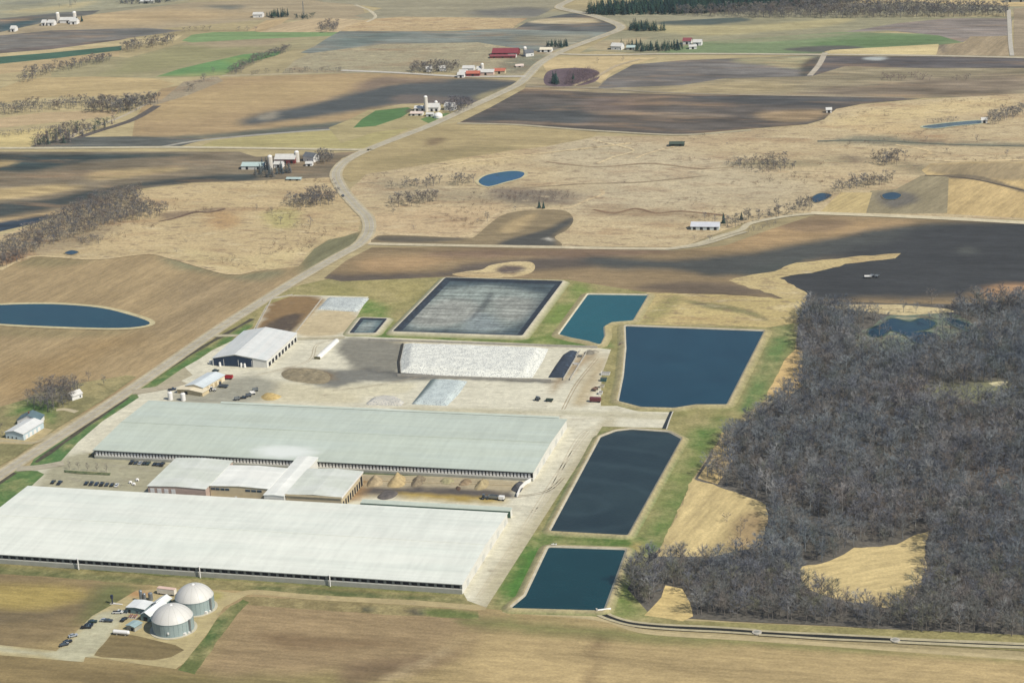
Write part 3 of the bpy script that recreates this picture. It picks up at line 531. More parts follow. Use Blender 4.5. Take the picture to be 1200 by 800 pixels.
strip('dirt_track', [(1050, 170), (1090, 178), (1080, 186), (1110, 189), (1200, 188)], 3.5, (214, 192, 148), 'marsh', wob=.6)
strip('dirt_track', [(0, 317), (40, 301), (110, 304), (175, 298), (205, 304), (268, 321), (300, 317)], 4, (206, 186, 144), 'marsh', wob=.5)
strip('creek', [(1084, 206), (1112, 207), (1150, 212), (1210, 226)], 2.6, (100, 92, 80), 'litter', wob=.4)
# roads
MAIN = [(-120, 636), (-60, 598), (0, 557), (60, 518), (150, 459), (250, 390), (300, 358), (345, 330), (395, 301), (420, 287), (432, 272), (431, 256), (420, 244), (404, 226), (394, 208), (397, 197), (410, 186), (440, 172), (500, 149), (540, 131), (575, 115), (606, 100), (618, 90), (634, 74), (660, 60), (700, 45), (724, 36), (727, 31), (714, 25), (692, 18), (668, 13), (655, 9), (664, 3), (690, -8)]
strip('road_shoulder', MAIN, 11.5, (190, 178, 148), 'gravel')
strip('road', MAIN, 7.2, (182, 174, 154), 'gravel')
strip('road_marking', MAIN, .18, (196, 176, 90), 'gravel')
strip('road_marking', MAIN, .14, (210, 210, 202), 'gravel', off=3.3)
strip('road_marking', MAIN, .14, (210, 210, 202), 'gravel', off=-3.3)
strip('road', [(-100, 173), (0, 174), (120, 173.5), (200, 173), (300, 174), (420, 176), (432, 176)], 7, (200, 190, 160))
strip('road', [(432, 286), (500, 287.5), (640, 290), (720, 291.5), (785, 292)], 6.5, (200, 188, 158))
strip('road', [(785, 292), (815, 287), (845, 277), (868, 270), (880, 262), (920, 254), (955, 250.5)], 6, (196, 186, 158))
strip('road', [(950, 250), (1030, 253), (1120, 257), (1280, 266)], 8, (210, 198, 166))
strip('road', [(780, 293), (820, 288), (860, 276), (875, 272)], 4, (186, 176, 150))
strip('road', [(400, 83), (470, 86), (540, 90), (616, 90)], 7, (196, 190, 176))
strip('road', [(640, 63), (700, 65), (800, 63.5), (960, 64.5), (1100, 66), (1280, 70)], 7, (190, 180, 156))
strip('road', [(1182, 12), (1183, 30), (1184, 50), (1186, 66)], 4.5, (190, 184, 170))
strip('dirt_track', [(618, 102), (700, 104), (800, 110), (1000, 114), (1060, 115)], 3.5, (160, 150, 130))
strip('dirt_track', [(536, 145), (600, 146.5), (660, 151), (720, 155), (800, 158.5), (880, 153)], 5, (180, 170, 142))
strip('dirt_track', [(672, 101), (700, 90), (722, 78), (750, 70)], 5, (186, 170, 140))
strip('road', [(155, 460), (190, 455), (215, 448)], 9, (178, 168, 144))
strip('road', [(20, 550), (46, 548), (75, 543)], 8, (178, 170, 148))
strip('road', [(250, 394), (285, 394), (320, 398), (404, 396)], 5, (186, 178, 150))
# ------------------------------------------------------------ ponds and lagoons
def loft_ring(name, loops, zs, cols, mat, parent=None, kind='structure'):
    n = len(loops[0]); V = []; C = []; Fc = []
    for L, z, c in zip(loops, zs, cols):
        V += [(x, y, z) for x, y in L]; C += [alb(c)]*n
    for k in range(len(loops)-1):
        for i in range(n):
            Fc.append((k*n+i, (k+1)*n+i, (k+1)*n+(i+1) % n, k*n+(i+1) % n))
    me = bpy.data.meshes.new(name); me.from_pydata(V, [], Fc); set_col(me, np.array(C)); me.materials.append(mat)
    me.update(); bm = bmesh.new(); bm.from_mesh(me)
    for f in bm.faces:
        if f.normal.z < 0: f.normal_flip()
    bm.to_mesh(me); bm.free()
    o = bpy.data.objects.new(name, me); col.objects.link(o)
    if kind: o['kind'] = kind
    if parent: o.parent = parent
    return o
def densify(P, step=3):
    out = []
    n = len(P)
    for i in range(n):
        a, b = P[i], P[(i+1) % n]; k = max(1, int(math.hypot(b[0]-a[0], b[1]-a[1])/step))
        out += [(a[0]+(b[0]-a[0])*j/k, a[1]+(b[1]-a[1])*j/k) for j in range(k)]
    return out
def round_poly(P, r=2.5):
    out = []
    n = len(P)
    for i in range(n):
        a, b, c = Vector(P[i-1]), Vector(P[i]), Vector(P[(i+1) % n])
        u = (a-b); w = (c-b); ru = min(r, u.length*.4); rw = min(r, w.length*.4)
        p0 = b+u.normalized()*ru; p2 = b+w.normalized()*rw
        for t in (0, .25, .5, .75, 1):
            out.append(tuple(p0*(1-t)**2+b*2*t*(1-t)+p2*t*t))
    return out
def pond(px, mat, zw=.8, crest=1.5, wl=.8, wc=.6, wo=5, rim=(186, 178, 156), crestc=(176, 164, 128), slope=(142, 140, 92), r=1.6, name='pond', smooth=False):
    P = [G(x, y, zw) for x, y in px]
    P = smooth_poly(P) if smooth else round_poly(P, r)
    P = densify(P, 4)
    inner = offset_poly(P, -.4)
    o = sheet(name+'_water', inner if False else P, (60, 90, 110), world=True, z=zw, mat=mat, step=12)
    L = [P, offset_poly(P, wl), offset_poly(P, wl+wc), offset_poly(P, wl+wc+wo)]
    loft_ring(name+'_bank', [offset_poly(P, -.6), L[0], L[1]], [zw-.25, zw+.02, crest], [rim]*3, soil_mat('gravel'))
    loft_ring(name+'_embankment', [L[1], L[2], L[3]], [crest, crest, .0], [crestc, crestc, slope], soil_mat('grass'))
W_teal = water_mat('teal_pond_water', (24, 88, 92), c2=(20, 78, 86))
W_blue = water_mat('blue_lagoon_water', (20, 58, 72), c2=(28, 64, 76))
W_dark = water_mat('dark_lagoon_water', (32, 48, 50), rough=.3, c2=(44, 60, 60), swirl=(*G(692, 592), (50, 66, 68)))
W_deep = water_mat('deep_lagoon_water', (18, 58, 62))
W_nat = water_mat('field_pond_water', (20, 60, 72), c2=(26, 66, 72))
pond([(689, 345), (759, 346), (741, 376), (716, 378), (707, 383), (708, 394), (703, 404), (690, 400), (670, 396), (655, 392)], W_teal, rim=(204, 196, 172), slope=(156, 148, 104))
pond([(733, 382), (895, 388), (851, 474), (815, 474), (790, 478), (752, 477), (725, 470), (731, 440), (734, 408)], W_blue, wl=1.0, wc=.9)
pond([(704, 512), (722, 505), (740, 503), (783, 506), (798, 514), (735, 627), (645, 622)], W_dark, wl=1.0, wc=.8, slope=(110, 130, 76), wo=4)
pond([(643, 641), (733, 644), (707, 715), (599, 712), (616, 698)], W_deep, wl=1.2, wc=1, slope=(122, 132, 80), wo=4, crest=1.5)
# spillway channel between the two big lagoons
def flat_water(px, mat, rim=(200, 186, 150), w=2.5, name='pond', z=None):
    P = smooth_poly([G(*q) for q in px], True, 6)
    LAYER[0] += .004; z = LAYER[0]
    sheet(name+'_shore', offset_poly(P, w), rim, 'gravel', world=True, z=z, step=8, jit=.6)
    LAYER[0] += .004
    sheet(name+'_water', P, (50, 90, 110), world=True, z=LAYER[0], mat=mat, step=10)
flat_water([(-60, 362), (0, 358), (60, 357), (115, 361), (150, 369), (175, 378), (165, 383), (130, 385), (60, 383), (0, 380), (-60, 376)], W_nat, w=4)
flat_water([(561, 214), (566, 208), (578, 204), (600, 201), (614, 203), (610, 209), (592, 214), (572, 219)], water_mat('marsh_pond_water', (26, 80, 100), c2=(40, 72, 120)), w=3)
W_m = water_mat('marsh_water', (24, 54, 70), c2=(44, 68, 72))
flat_water([(952, 232), (962, 227), (974, 229), (968, 234), (955, 238)], W_m, rim=(150, 138, 112), w=1)
flat_water([(1034, 229), (1046, 226), (1056, 229), (1050, 234), (1038, 234)], W_m, rim=(124, 114, 96), w=1)
flat_water([(76, 297), (84, 294), (92, 296), (84, 299)], W_m, rim=(170, 150, 116), w=1)
flat_water([(1081, 149), (1100, 146), (1130, 143), (1150, 142), (1150, 145), (1120, 148), (1095, 151)], water_mat('slough_water', (84, 98, 98)), rim=(190, 190, 162), w=2)
flat_water([(1018, 388), (1034, 380), (1046, 374), (1066, 378), (1080, 374), (1096, 379), (1088, 386), (1070, 390), (1088, 390), (1100, 396), (1092, 404), (1074, 402), (1062, 394), (1044, 388), (1034, 394), (1022, 395)], W_m, rim=(72, 88, 80), w=1.5)
flat_water([(1110, 374), (1130, 378), (1146, 388), (1134, 388), (1115, 380)], W_m, rim=(92, 110, 104), w=2)
# covered lagoons: black lined slopes with a wrinkled cover
def cover(px, c, c_in, blobs, slope_w, zc, crest, mark):
    P = densify(round_poly([G(x, y, crest) for x, y in px], 2), 4)
    loft_ring('lagoon_embankment', [P, offset_poly(P, 1.1), offset_poly(P, 6)], [crest, crest, 0], [(206, 200, 180), (200, 192, 165), (134, 138, 88)], soil_mat('gravel'))
    inn = offset_poly(P, -slope_w)
    loft_ring('lagoon_liner', [P, inn], [crest, zc], [(34, 42, 50), (44, 54, 64)], soil_mat('cover'))
    sheet('lagoon_cover', inn, c, 'cover', world=True, z=zc, blobs=blobs, step=2.5, height=lambda X, Y, d: .25*fnoise(X, Y, .12, 4)*np.minimum(1, d/3))
cover([(522, 325), (660, 329), (612, 393), (460, 388)], (66, 78, 84), None,
  [([(505, 345), (560, 336), (630, 345), (625, 360), (600, 386), (520, 386), (480, 384)], (128, 135, 131), 9), ([(500, 358), (540, 352), (560, 370), (520, 384), (480, 380)], (146, 144, 138), 8, .7), ([(580, 350), (630, 352), (610, 376), (580, 372)], (144, 142, 136), 7, .6),
   ([(573, 345), (578, 345), (572, 357), (556, 374), (551, 374), (565, 356)], (66, 70, 72), .9, .7), ([(560, 368), (580, 374), (590, 386), (545, 386)], (120, 128, 132), 6, .7)], 5, .75, 2.0, 0)
cover([(423, 372), (454, 373), (440, 390), (409, 390)], (92, 108, 112), None, [([(424, 380), (440, 378), (432, 388), (418, 388)], (130, 138, 136), 3)], 2.6, .6, 1.3, 0)
# ditch along the wood
D = [(703, 718), (715, 724), (740, 731), (780, 735), (840, 738), (885, 741)]
for nm, pth in (('ditch', D), ('ditch', [(890, 742), (960, 746), (1045, 750)]), ('ditch', [(1052, 751), (1120, 754), (1290, 761)])):
    strip('ditch_bank', pth, 6.5, (186, 176, 144), wob=.2)
    strip('ditch', pth, 2.6 if pth[-1][0] < 1200 else 1.2, (40, 42, 40), 'litter', wob=.4)
strip('drain_channel', [(788, 481), (783, 492), (778, 503)], 2.2, (52, 60, 64))
strip('concrete_edge', [(790, 480), (785, 492), (781, 504)], .7, (210, 206, 190))

# ------------------------------------------------------------ silage, piles, bunkers
def mound(name, px, c, h, slope=1.6, mat=None, label='', cat='pile', blobs=(), step=1.3, rough=.15, kind='gravel', r=1, z=.3, group=None, smooth=False):
    P = [G(*q) for q in px]
    P = smooth_poly(P) if smooth else round_poly(P, r)
    return sheet(name, P, c, kind, world=True, z=z, mat=mat, step=step, okind=None, label=label, cat=cat, blobs=blobs, group=group,
        height=lambda X, Y, d: np.minimum(h, d/slope)*(1+rough*fnoise(X, Y, .2, 5))+.25*rough*fnoise(X, Y, .8, 2)*np.minimum(1, d))
def tyre_cover(name, c, dot, scale=1.1, amt=.8):
    m, nt, b = newmat(name)
    at = N(nt, 'ShaderNodeAttribute', attribute_name='Col'); tc = N(nt, 'ShaderNodeTexCoord')
    vo = N(nt, 'ShaderNodeTexVoronoi', Scale=scale); vo.inputs['Randomness'].default_value = .7; nt.links.new(tc.outputs['Object'], vo.inputs['Vector'])
    mr = N(nt, 'ShaderNodeMapRange'); mr.inputs[1].default_value = .28; mr.inputs[2].default_value = .42; mr.inputs[3].default_value = amt; mr.inputs[4].default_value = 0
    nt.links.new(vo.outputs['Distance'], mr.inputs[0])
    mx = N(nt, 'ShaderNodeMix', data_type='RGBA'); nt.links.new(mr.outputs[0], mx.inputs[0]); nt.links.new(at.outputs['Color'], mx.inputs[6]); mx.inputs[7].default_value = (*alb(dot), 1)
    s = mul_noise(nt, mx.outputs[2], tc.outputs['Object'], .25, .82, 1.1, 5)
    nt.links.new(s, b.inputs['Base Color']); b.inputs['Roughness'].default_value = .6
    return m
TC = tyre_cover('tyre_weighted_plastic', (0, 0, 0), (128, 132, 138), .75, .6)
STK = mound('silage_stack', [(473, 403), (560, 406), (643, 409), (636, 424), (624, 443), (560, 443), (469, 437), (468, 424)], (234, 232, 224), 3.2, 2.2, TC, 'long silage stack under tyre dotted white plastic, south of the covered lagoon', 'silage stack', rough=.12)
mb = MB(); A_ = [G(471.5, 403.5, .4), G(467, 424, .4), G(468, 437, .4)]
for a_, b_ in zip(A_[:-1], A_[1:]): mb.prism([(a_[0]-.4, a_[1]), (b_[0]-.4, b_[1]), (b_[0]+1.0, b_[1]), (a_[0]+1.0, a_[1])], .3, 1.3)
mb.build('cut_face', paint('silage_face', (56, 54, 48), .95, .3, 1), STK)
mound('silage_stack', [(505, 445), (548, 447), (538, 462), (524, 476), (482, 474)], (198, 206, 206), 2.0, 1.8, TC, 'smaller grey white covered silage stack with slanting sides beside the upper barn', 'silage stack', blobs=[([(500, 448), (512, 448), (490, 470), (484, 472)], (120, 132, 128), 2)])
mound('silage_stack', [(429, 473), (436, 467), (452, 464), (466, 466), (474, 472), (470, 476), (430, 475)], (206, 200, 190), 2.0, 1.6, TC, 'half moon silage pile under white plastic against the upper barn', 'silage stack')
mound('silage_stack', [(385, 349), (433, 350), (419, 366), (372, 363)], (202, 206, 204), 1.4, 2.0, TC, 'square tyre covered white silage pad north of the machine shed', 'silage stack')
mound('silage_stack', [(668, 411), (677, 412), (662, 443), (642, 443), (650, 430), (660, 416)], (48, 58, 72), 1.6, 1.8, None, 'narrow stack under black plastic at the east end of the bunkers', 'silage stack', kind='cover')
mound('soil_heap', [(330, 437), (344, 432), (372, 433), (387, 441), (380, 450), (350, 448), (334, 444)], (142, 130, 108), 1.1, 3.5, None, 'brown heap of rough spoil on the grey slab beside the bunkers', 'heap', rough=.7, kind='litter', smooth=True)
mound('manure_pad', [(372, 388), (380, 379), (377, 370), (368, 371), (356, 376), (345, 386)], (150, 118, 86), .5, 2.5, None, 'brown spread of compost beside the white covered pad', 'heap', rough=.7, kind='litter', smooth=True) if False else None
BAGP = [G(372, 421), G(396, 399)]
def silage_bag():
    a, b = Vector((*BAGP[0], 0)), Vector((*BAGP[1], 0)); d = (b-a).normalized(); s = Vector((-d.y, d.x, 0)); n = 24; m = 10; V = []; Fc = []
    r = empty('silage_bag', (a.x, a.y, 0), label='long white silage bag lying on the pad east of the machine shed', cat='silage bag')
    mb = MB(); L = (b-a).length
    for i in range(n+1):
        t = i/n; k = min(1, math.sin(math.pi*min(.5, min(t, 1-t)*6+.08))); w = 2.0*k*(1+.04*math.sin(i*2.1))
        for j in range(m+1):
            th = math.pi*j/m; V.append(tuple(d*(L*t)+s*(w*math.cos(th))+Vector((0, 0, .3+2.0*k*math.sin(th)))))
    for i in range(n):
        for j in range(m): Fc.append((i*(m+1)+j, (i+1)*(m+1)+j, (i+1)*(m+1)+j+1, i*(m+1)+j+1))
    mb.add(V, Fc); mb.build('bag', paint('bag_plastic', (236, 234, 226), .4), r, True)
    q = MB(); q.box(-2.1, 2.1, -.6, .3, .3, 1.9); o = q.build('open_face', paint('dark_silage', (96, 92, 60), .9), r); o.rotation_euler = (0, 0, math.atan2(d.y, d.x)-math.pi/2)
silage_bag()
# walls
CONC = paint('concrete_wall', (186, 180, 166), .9, .2, .4)
def wall(px, w, h, label, name='bunker_wall', cat='wall', mat=None, base=.0):
    P = [G(*q) for q in px]; mb = MB()
    for a, b in zip(P[:-1], P[1:]):
        a = Vector(a); b = Vector(b); d = (b-a).normalized(); n = Vector((-d.y, d.x))*w/2
        mb.prism([tuple(a-n), tuple(b-n), tuple(b+n), tuple(a+n)], base, h)
    o = mb.build(name, mat or CONC); tag(o, label, cat); return o
wall([(432, 399.5), (700, 408.5)], .4, 1.9, 'long pale concrete wall along the north side of the white silage stack')
wall([(466, 441), (646, 447)], .4, 1.7, 'long concrete bunker wall along the south side of the white silage stack')
wall([(680, 412), (660, 446)], .4, 1.6, 'slanting concrete wall right beside the black covered stack')
wall([(689, 412), (668, 446)], .4, 1.6, 'slanting concrete wall on the open yard side of the feed lane')
wall([(308, 353), (343, 346.5)], .4, 1.3, 'short concrete wall at the road end of the brown pad')
wall([(302, 384), (343, 347)][::-1] if False else [(300, 386), (318, 352)], .4, 1.3, 'concrete wall along the west side of the brown pad')
wall([(378, 350), (344, 394)], .4, 1.3, 'concrete wall between the brown pad and the pale pad')
# bedding and feed heaps in the east court
# ------------------------------------------------------------ buildings
def pxbox(pts, z):
    P = [G(x, y, z) for x, y in pts]; xs = [p[0] for p in P]; ys = [p[1] for p in P]
    return P
WALLW = paint('white_sheet_wall', (226, 224, 214), .6, .08, .3)
WALLG = paint('grey_block_wall', (170, 170, 158), .85, .15, .3)
WALLT = paint('tan_wall', (206, 190, 156), .8, .12, .3)
BRICK = paint('pink_brick_wall', (188, 166, 152), .9, .15, .5)
DARK = paint('dark_opening', (34, 36, 38), .9, .2, .5)
GLASS = paint('window_glass', (60, 76, 88), .1, .1, .5, 0, .8)
WHITE = paint('white_paint', (238, 236, 230), .5, .05, .5)
TRIM = paint('grey_trim', (128, 132, 130), .6, .1, .5)
STEEL = paint('grey_steel', (150, 156, 158), .4, .1, .6, .5)
def barn(name, X0, X1, Y0, Y1, z, ridge, roofm, label, near_fans, near_low):
    """cross ventilated freestall barn, ridge along X"""
    r = empty(name, (X0, Y0, 0), label=label, cat='barn')
    L, W = X1-X0, Y1-Y0
    w = MB(); t = .3
    w.box(0, L, 0, t, 0, near_low); w.box(0, L, W-t, W, 0, z-.9)
    w.add([(0, .31, 0), (0, W-.31, 0), (0, W-.31, z), (0, W/2, z+ridge-.12), (0, .31, z)], [(0, 1, 2, 3, 4)])
    w.add([(L, .31, 0), (L, W-.31, 0), (L, W-.31, z), (L, W/2, z+ridge-.12), (L, .31, z)], [(4, 3, 2, 1, 0)])
    w.build('wall', WALLW if not near_fans else [WALLW][0], r)
    # inner dark curtain band set back below the eaves
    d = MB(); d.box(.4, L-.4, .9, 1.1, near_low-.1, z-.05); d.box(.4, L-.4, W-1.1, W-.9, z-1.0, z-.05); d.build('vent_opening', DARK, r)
    f = MB(); k = 0; x = 1.0
    while x < L-1:
        f.box(x, x+1.35, .02, .35, near_low+.002, z-1.1 if near_fans else z-.05); x += 2.1 if near_fans else 4.6; k += 1
    f.build('fan_bank' if near_fans else 'posts', WHITE if near_fans else TRIM, r)['kind'] = 'stuff'
    g = MB(); g.box(0, L, -.06, -.003, .35, near_low-.5); g.build('curtain', WALLG, r)
    ro = MB(); ov = .5; th = .22
    nx = 60
    for s in (0, 1):
        y0 = -ov if s == 0 else W/2; y1 = W/2 if s == 0 else W+ov
        z0 = z-ov*ridge/(W/2) if s == 0 else z+ridge; z1 = z+ridge if s == 0 else z-ov*ridge/(W/2)
        ro.add([(-ov, y0, z0), (L+ov, y0, z0), (L+ov, y1, z1), (-ov, y1, z1), (-ov, y0, z0+th), (L+ov, y0, z0+th), (L+ov, y1, z1+th), (-ov, y1, z1+th)],
               [(0, 3, 2, 1), (4, 5, 6, 7), (0, 1, 5, 4), (1, 2, 6, 5), (2, 3, 7, 6), (3, 0, 4, 7)])
    ro.build('roof', roofm, r)
    c = MB(); c.box(-ov, L+ov, W/2-.5, W/2+.5, z+ridge+.15, z+ridge+.42); c.build('ridge_cap', roofm, r)
    for yy in np.arange(9, W-6, 15):
        e = MB()
        zz = z+ridge*(1-abs(yy-W/2)/(W/2))
        e.box(L-.01+.02, L+.06, yy, yy+4.2, 0.1, 3.9); e.build('end_door', paint('end_door', (205, 206, 200), .5, .05, .4), r)
    gt = MB(); gt.box(-ov, L+ov, -ov-.14, -ov-.003, z-.3, z+.02); gt.build('gutter', TRIM, r)
    return r, L, W
s = 1.190476
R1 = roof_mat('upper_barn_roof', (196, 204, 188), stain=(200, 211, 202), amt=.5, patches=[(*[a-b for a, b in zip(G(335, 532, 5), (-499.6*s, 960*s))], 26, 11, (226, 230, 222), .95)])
R2 = roof_mat('lower_barn_roof', (233, 235, 222), stain=(210, 218, 206), amt=.5)
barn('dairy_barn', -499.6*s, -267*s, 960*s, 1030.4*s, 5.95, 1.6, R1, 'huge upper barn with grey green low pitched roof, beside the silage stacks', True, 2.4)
barn('dairy_barn', -512*s, -266.7*s, 834*s, 910.6*s, 5.95, 1.7, R2, 'huge lower barn with whiter low pitched roof, nearest the domed tanks', False, 3.3)
# short white vent pipes on the lower barn wall
for px_ in (92, 234, 386):
    x, y = G(px_, 655+px_*.07, 3); mb = MB(); mb.cyl(0, 0, 0, 6.6, .32); mb.cyl(0, 0, 6.6, 6.9, .5)
    o = mb.build('vent_pipe', WHITE); o.location = (x, 834*s-.95, 0); tag(o, {92: 'white pipe on the lower barn wall, furthest left near the road', 234: 'white pipe on the lower barn wall above the domed tanks', 386: 'white pipe on the lower barn wall, middle of its right half'}[px_], 'pipe', 'white pipes along the lower barn')
# low feed cover behind the lower barn
def lean(px0, px1, w, h, label):
    a = G(*px0, h); b = G(*px1, h); r = empty('lean_to', (a[0], a[1], 0), label=label, cat='lean-to'); L = b[0]-a[0]
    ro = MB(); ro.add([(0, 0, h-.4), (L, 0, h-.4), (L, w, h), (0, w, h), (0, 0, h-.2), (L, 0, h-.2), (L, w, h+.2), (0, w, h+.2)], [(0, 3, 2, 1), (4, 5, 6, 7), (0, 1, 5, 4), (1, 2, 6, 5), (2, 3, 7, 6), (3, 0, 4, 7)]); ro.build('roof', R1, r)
    wl = MB(); wl.box(.2, L-.2, w-.5, w-.2, 0, h-.1); wl.box(.2, .5, .3, w-.5, 0, h-.5); wl.box(L-.5, L-.2, .3, w-.5, 0, h-.5); wl.build('wall', WALLW, r)
    gg = MB(); gg.box(0, L, -.3, -.05, .3, h-.5); gg.build('gutter', paint('green_gutter', (66, 96, 80), .5), r)
lean((422, 588.5), (597, 600), 4.5, 4.6, 'long low mint roofed lean-to behind the lower barn, east court')
lean((232, 471.5) if False else (258, 471.8), (655, 489.5), 2.0, 3.4, 'long narrow lean-to along the back wall of the upper barn')
# parlour complex
RC = roof_mat('parlour_roof', (210, 214, 200), stain=(228, 230, 222), amt=.75)
RW = roof_mat('white_membrane_roof', (238, 238, 228), stain=(212, 220, 214), amt=.3)
def block(name, X0, X1, Y0, Y1, h, roofm, wallm, label, ridge=0.6, axis='y', cat='building', extra=None, ov=.4):
    r = empty(name, (X0, Y0, 0), label=label, cat=cat); L, W = X1-X0, Y1-Y0; t = .22
    w = MB()
    if axis == 'x':
        prof = [(0, 0), (0, h), (W/2, h+ridge), (W, h), (W, 0)]
        w.add([(0, y, z) for y, z in prof]+[(L, y, z) for y, z in prof], [(4, 3, 2, 1, 0), (5, 6, 7, 8, 9), (0, 1, 6, 5), (3, 4, 9, 8)])
    else:
        prof = [(0, 0), (0, h), (L/2, h+ridge), (L, h), (L, 0)]
        w.add([(x, 0, z) for x, z in prof]+[(x, W, z) for x, z in prof], [(0, 1, 2, 3, 4), (9, 8, 7, 6, 5), (0, 5, 6, 1), (3, 8, 9, 4)])
    w.build('wall', wallm, r)
    ro = MB()
    def slab(a, b, c, d):
        V = [a, b, c, d]; V += [(p[0], p[1], p[2]+t) for p in V]
        ro.add(V, [(0, 3, 2, 1), (4, 5, 6, 7), (0, 1, 5, 4), (1, 2, 6, 5), (2, 3, 7, 6), (3, 0, 4, 7)])
    e = .02
    if axis == 'x':
        k = ridge/(W/2)*ov
        slab((-ov, -ov, h-k+e), (L+ov, -ov, h-k+e), (L+ov, W/2, h+ridge+e), (-ov, W/2, h+ridge+e)); slab((-ov, W/2, h+ridge+e), (L+ov, W/2, h+ridge+e), (L+ov, W+ov, h-k+e), (-ov, W+ov, h-k+e))
    else:
        k = ridge/(L/2)*ov
        slab((-ov, -ov, h-k+e), (L/2, -ov, h+ridge+e), (L/2, W+ov, h+ridge+e), (-ov, W+ov, h-k+e)); slab((L/2, -ov, h+ridge+e), (L+ov, -ov, h-k+e), (L+ov, W+ov, h-k+e), (L/2, W+ov, h+ridge+e))
    ro.build('roof', roofm, r)
    return r, L, W
def pane(parent, name, x0, x1, z0, z1, mat, y=-.05, d=.08, frame=None):
    mb = MB(); mb.box(x0, x1, y-d, y, z0, z1); o = mb.build(name, mat, parent)
    if frame:
        f = MB(); f.box(x0-.1, x1+.1, y-d-.03, y-d-.003, z1, z1+.12); f.build('lintel', frame, o)
    return o
def side_pane(parent, name, X, y0, y1, z0, z1, mat):
    mb = MB(); mb.box(X+.01, X+.09, y0, y1, z0, z1); return mb.build(name, mat, parent)
# milk house wing (brick, four white doors)
r, L, W = block('milking_parlour', -449.6*s, -419.3*s, 914.8*s, 950.5*s, 8.2, RC, BRICK, 'parlour wing with grey roof and pink brick front with four white doors, between the barns', .7)
for x in (1.4, 5.8, 10.2, 14.6): pane(r, 'loading_door', x, x+2.6, 1.2, 7.0, WHITE)
pane(r, 'door', 27, 28.1, .1, 2.2, WHITE)
side = MB(); side.box(-.09, -.01, 1.5, 3.0, .1, 2.3); side.build('entrance_door', DARK, r)
for yy in (8, 14, 20, 26, 32):
    mb = MB(); mb.box(-.08, -.01, yy, yy+1.6, 1.3, 2.6); mb.build('window', GLASS, r)
r, L, W = block('milking_parlour', -419.0*s, -388.5*s, 919.5*s, 945*s, 8.0, RW, WALLT, 'lower white roofed wing with tan wall and dark window bands beside the brick front', .7)
for x0, x1 in ((.6, 3.2), (3.6, 6.0), (6.6, 9.0), (9.5, 12), (22, 25), (25.6, 28.6), (29.2, 32)):
    pane(r, 'window', x0, x1, 5.6, 7.0, GLASS, frame=WHITE)
pane(r, 'door', 15, 16.4, .1, 2.3, WHITE)
r, L, W = block('link_corridor', -388.2*s, -377.9*s, 912.5*s, 961*s, 7.8, RW, WALLW, 'white roofed passage joining the two barns through the middle', .45)
pane(r, 'door', 2, 4.4, 0, 2.6, DARK)
r, L, W = block('holding_barn', -377.5*s, -349.4*s, 914*s, 945.7*s, 8.2, RC, WALLT, 'square pale roofed building east of the passage, with openings down its east side', .8)
for yy in (2, 6, 10, 14, 18, 22, 26, 30): side_pane(r, 'opening', L, yy, yy+2.2, .5, 4.6, DARK)
side_pane(r, 'doorway', L, 33.4, 36.6, .2, 6.2, DARK)
fc = MB(); fc.box(L+.42, L+.55, -.4, W+.4, 7.5, 8.6); fc.build('fascia', WHITE, r)
fc = MB(); fc.box(-.4, L+.4, -.55, -.42, 7.5, 8.6); fc.build('fascia', WALLT, r)
# machine shed
def gable(name, label, p_nl, p_nr, depth, h, ridge, roofm, wallm, cat='building', front=None, split=.5, ang=None, z=None):
    """gabled building: near left and near right eave corners (pixels at eave height), gable faces the viewer"""
    a = Vector(G(*p_nl, h)); b = Vector(G(*p_nr, h)); d = (b-a); W = d.length; rz = math.atan2(d.y, d.x) if ang is None else ang
    r = empty(name, (a.x, a.y, 0), rz, label=label, cat=cat)
    w = MB(); m = W*split
    w.add([(0, 0, 0), (W, 0, 0), (W, 0, h), (m, 0, h+ridge), (0, 0, h), (0, depth, 0), (W, depth, 0), (W, depth, h), (m, depth, h+ridge), (0, depth, h)],
          [(0, 1, 2, 3, 4), (9, 8, 7, 6, 5), (0, 4, 9, 5), (1, 6, 7, 2)])
    w.build('wall', wallm, r); t = .18; ov = .5
    ro = MB()
    for (x0, z0, x1, z1) in ((-ov, h-ov*ridge/m, m, h+ridge), (m, h+ridge, W+ov, h-ov*ridge/(W-m))):
        V = [(x0, -ov, z0+.02), (x1, -ov, z1+.02), (x1, depth+ov, z1+.02), (x0, depth+ov, z0+.02)]; V += [(p[0], p[1], p[2]+t) for p in V]
        ro.add(V, [(0, 3, 2, 1), (4, 5, 6, 7), (0, 1, 5, 4), (1, 2, 6, 5), (2, 3, 7, 6), (3, 0, 4, 7)])
    ro.build('roof', roofm, r)
    return r, W
RM = roof_mat('machine_shed_roof', (222, 222, 216), stain=(196, 208, 206), amt=.6, axis=1)
r, W = gable('machine_shed', 'big pale gabled machine shed with dark open front, beside the road', (249, 419.5), (306, 427), 56, 5.6, 3.4, RM, WALLW, 'shed', split=.42, ang=R(-1))
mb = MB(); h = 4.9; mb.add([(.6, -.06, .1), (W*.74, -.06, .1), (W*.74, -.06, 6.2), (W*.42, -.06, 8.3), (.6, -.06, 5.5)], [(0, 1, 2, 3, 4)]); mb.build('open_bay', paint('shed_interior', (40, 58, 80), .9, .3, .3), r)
for x in (W*.2, W*.47, W*.72): 
    mb = MB(); mb.box(x, x+.3, -.14, -.08, 0, 5.2); mb.build('door_post', WHITE, r)
for yy in np.arange(3, 56, 6):
    mb = MB(); mb.box(W+.01, W+.1, yy, yy+3.6, .2, 3.2); mb.build('side_opening', DARK, r)
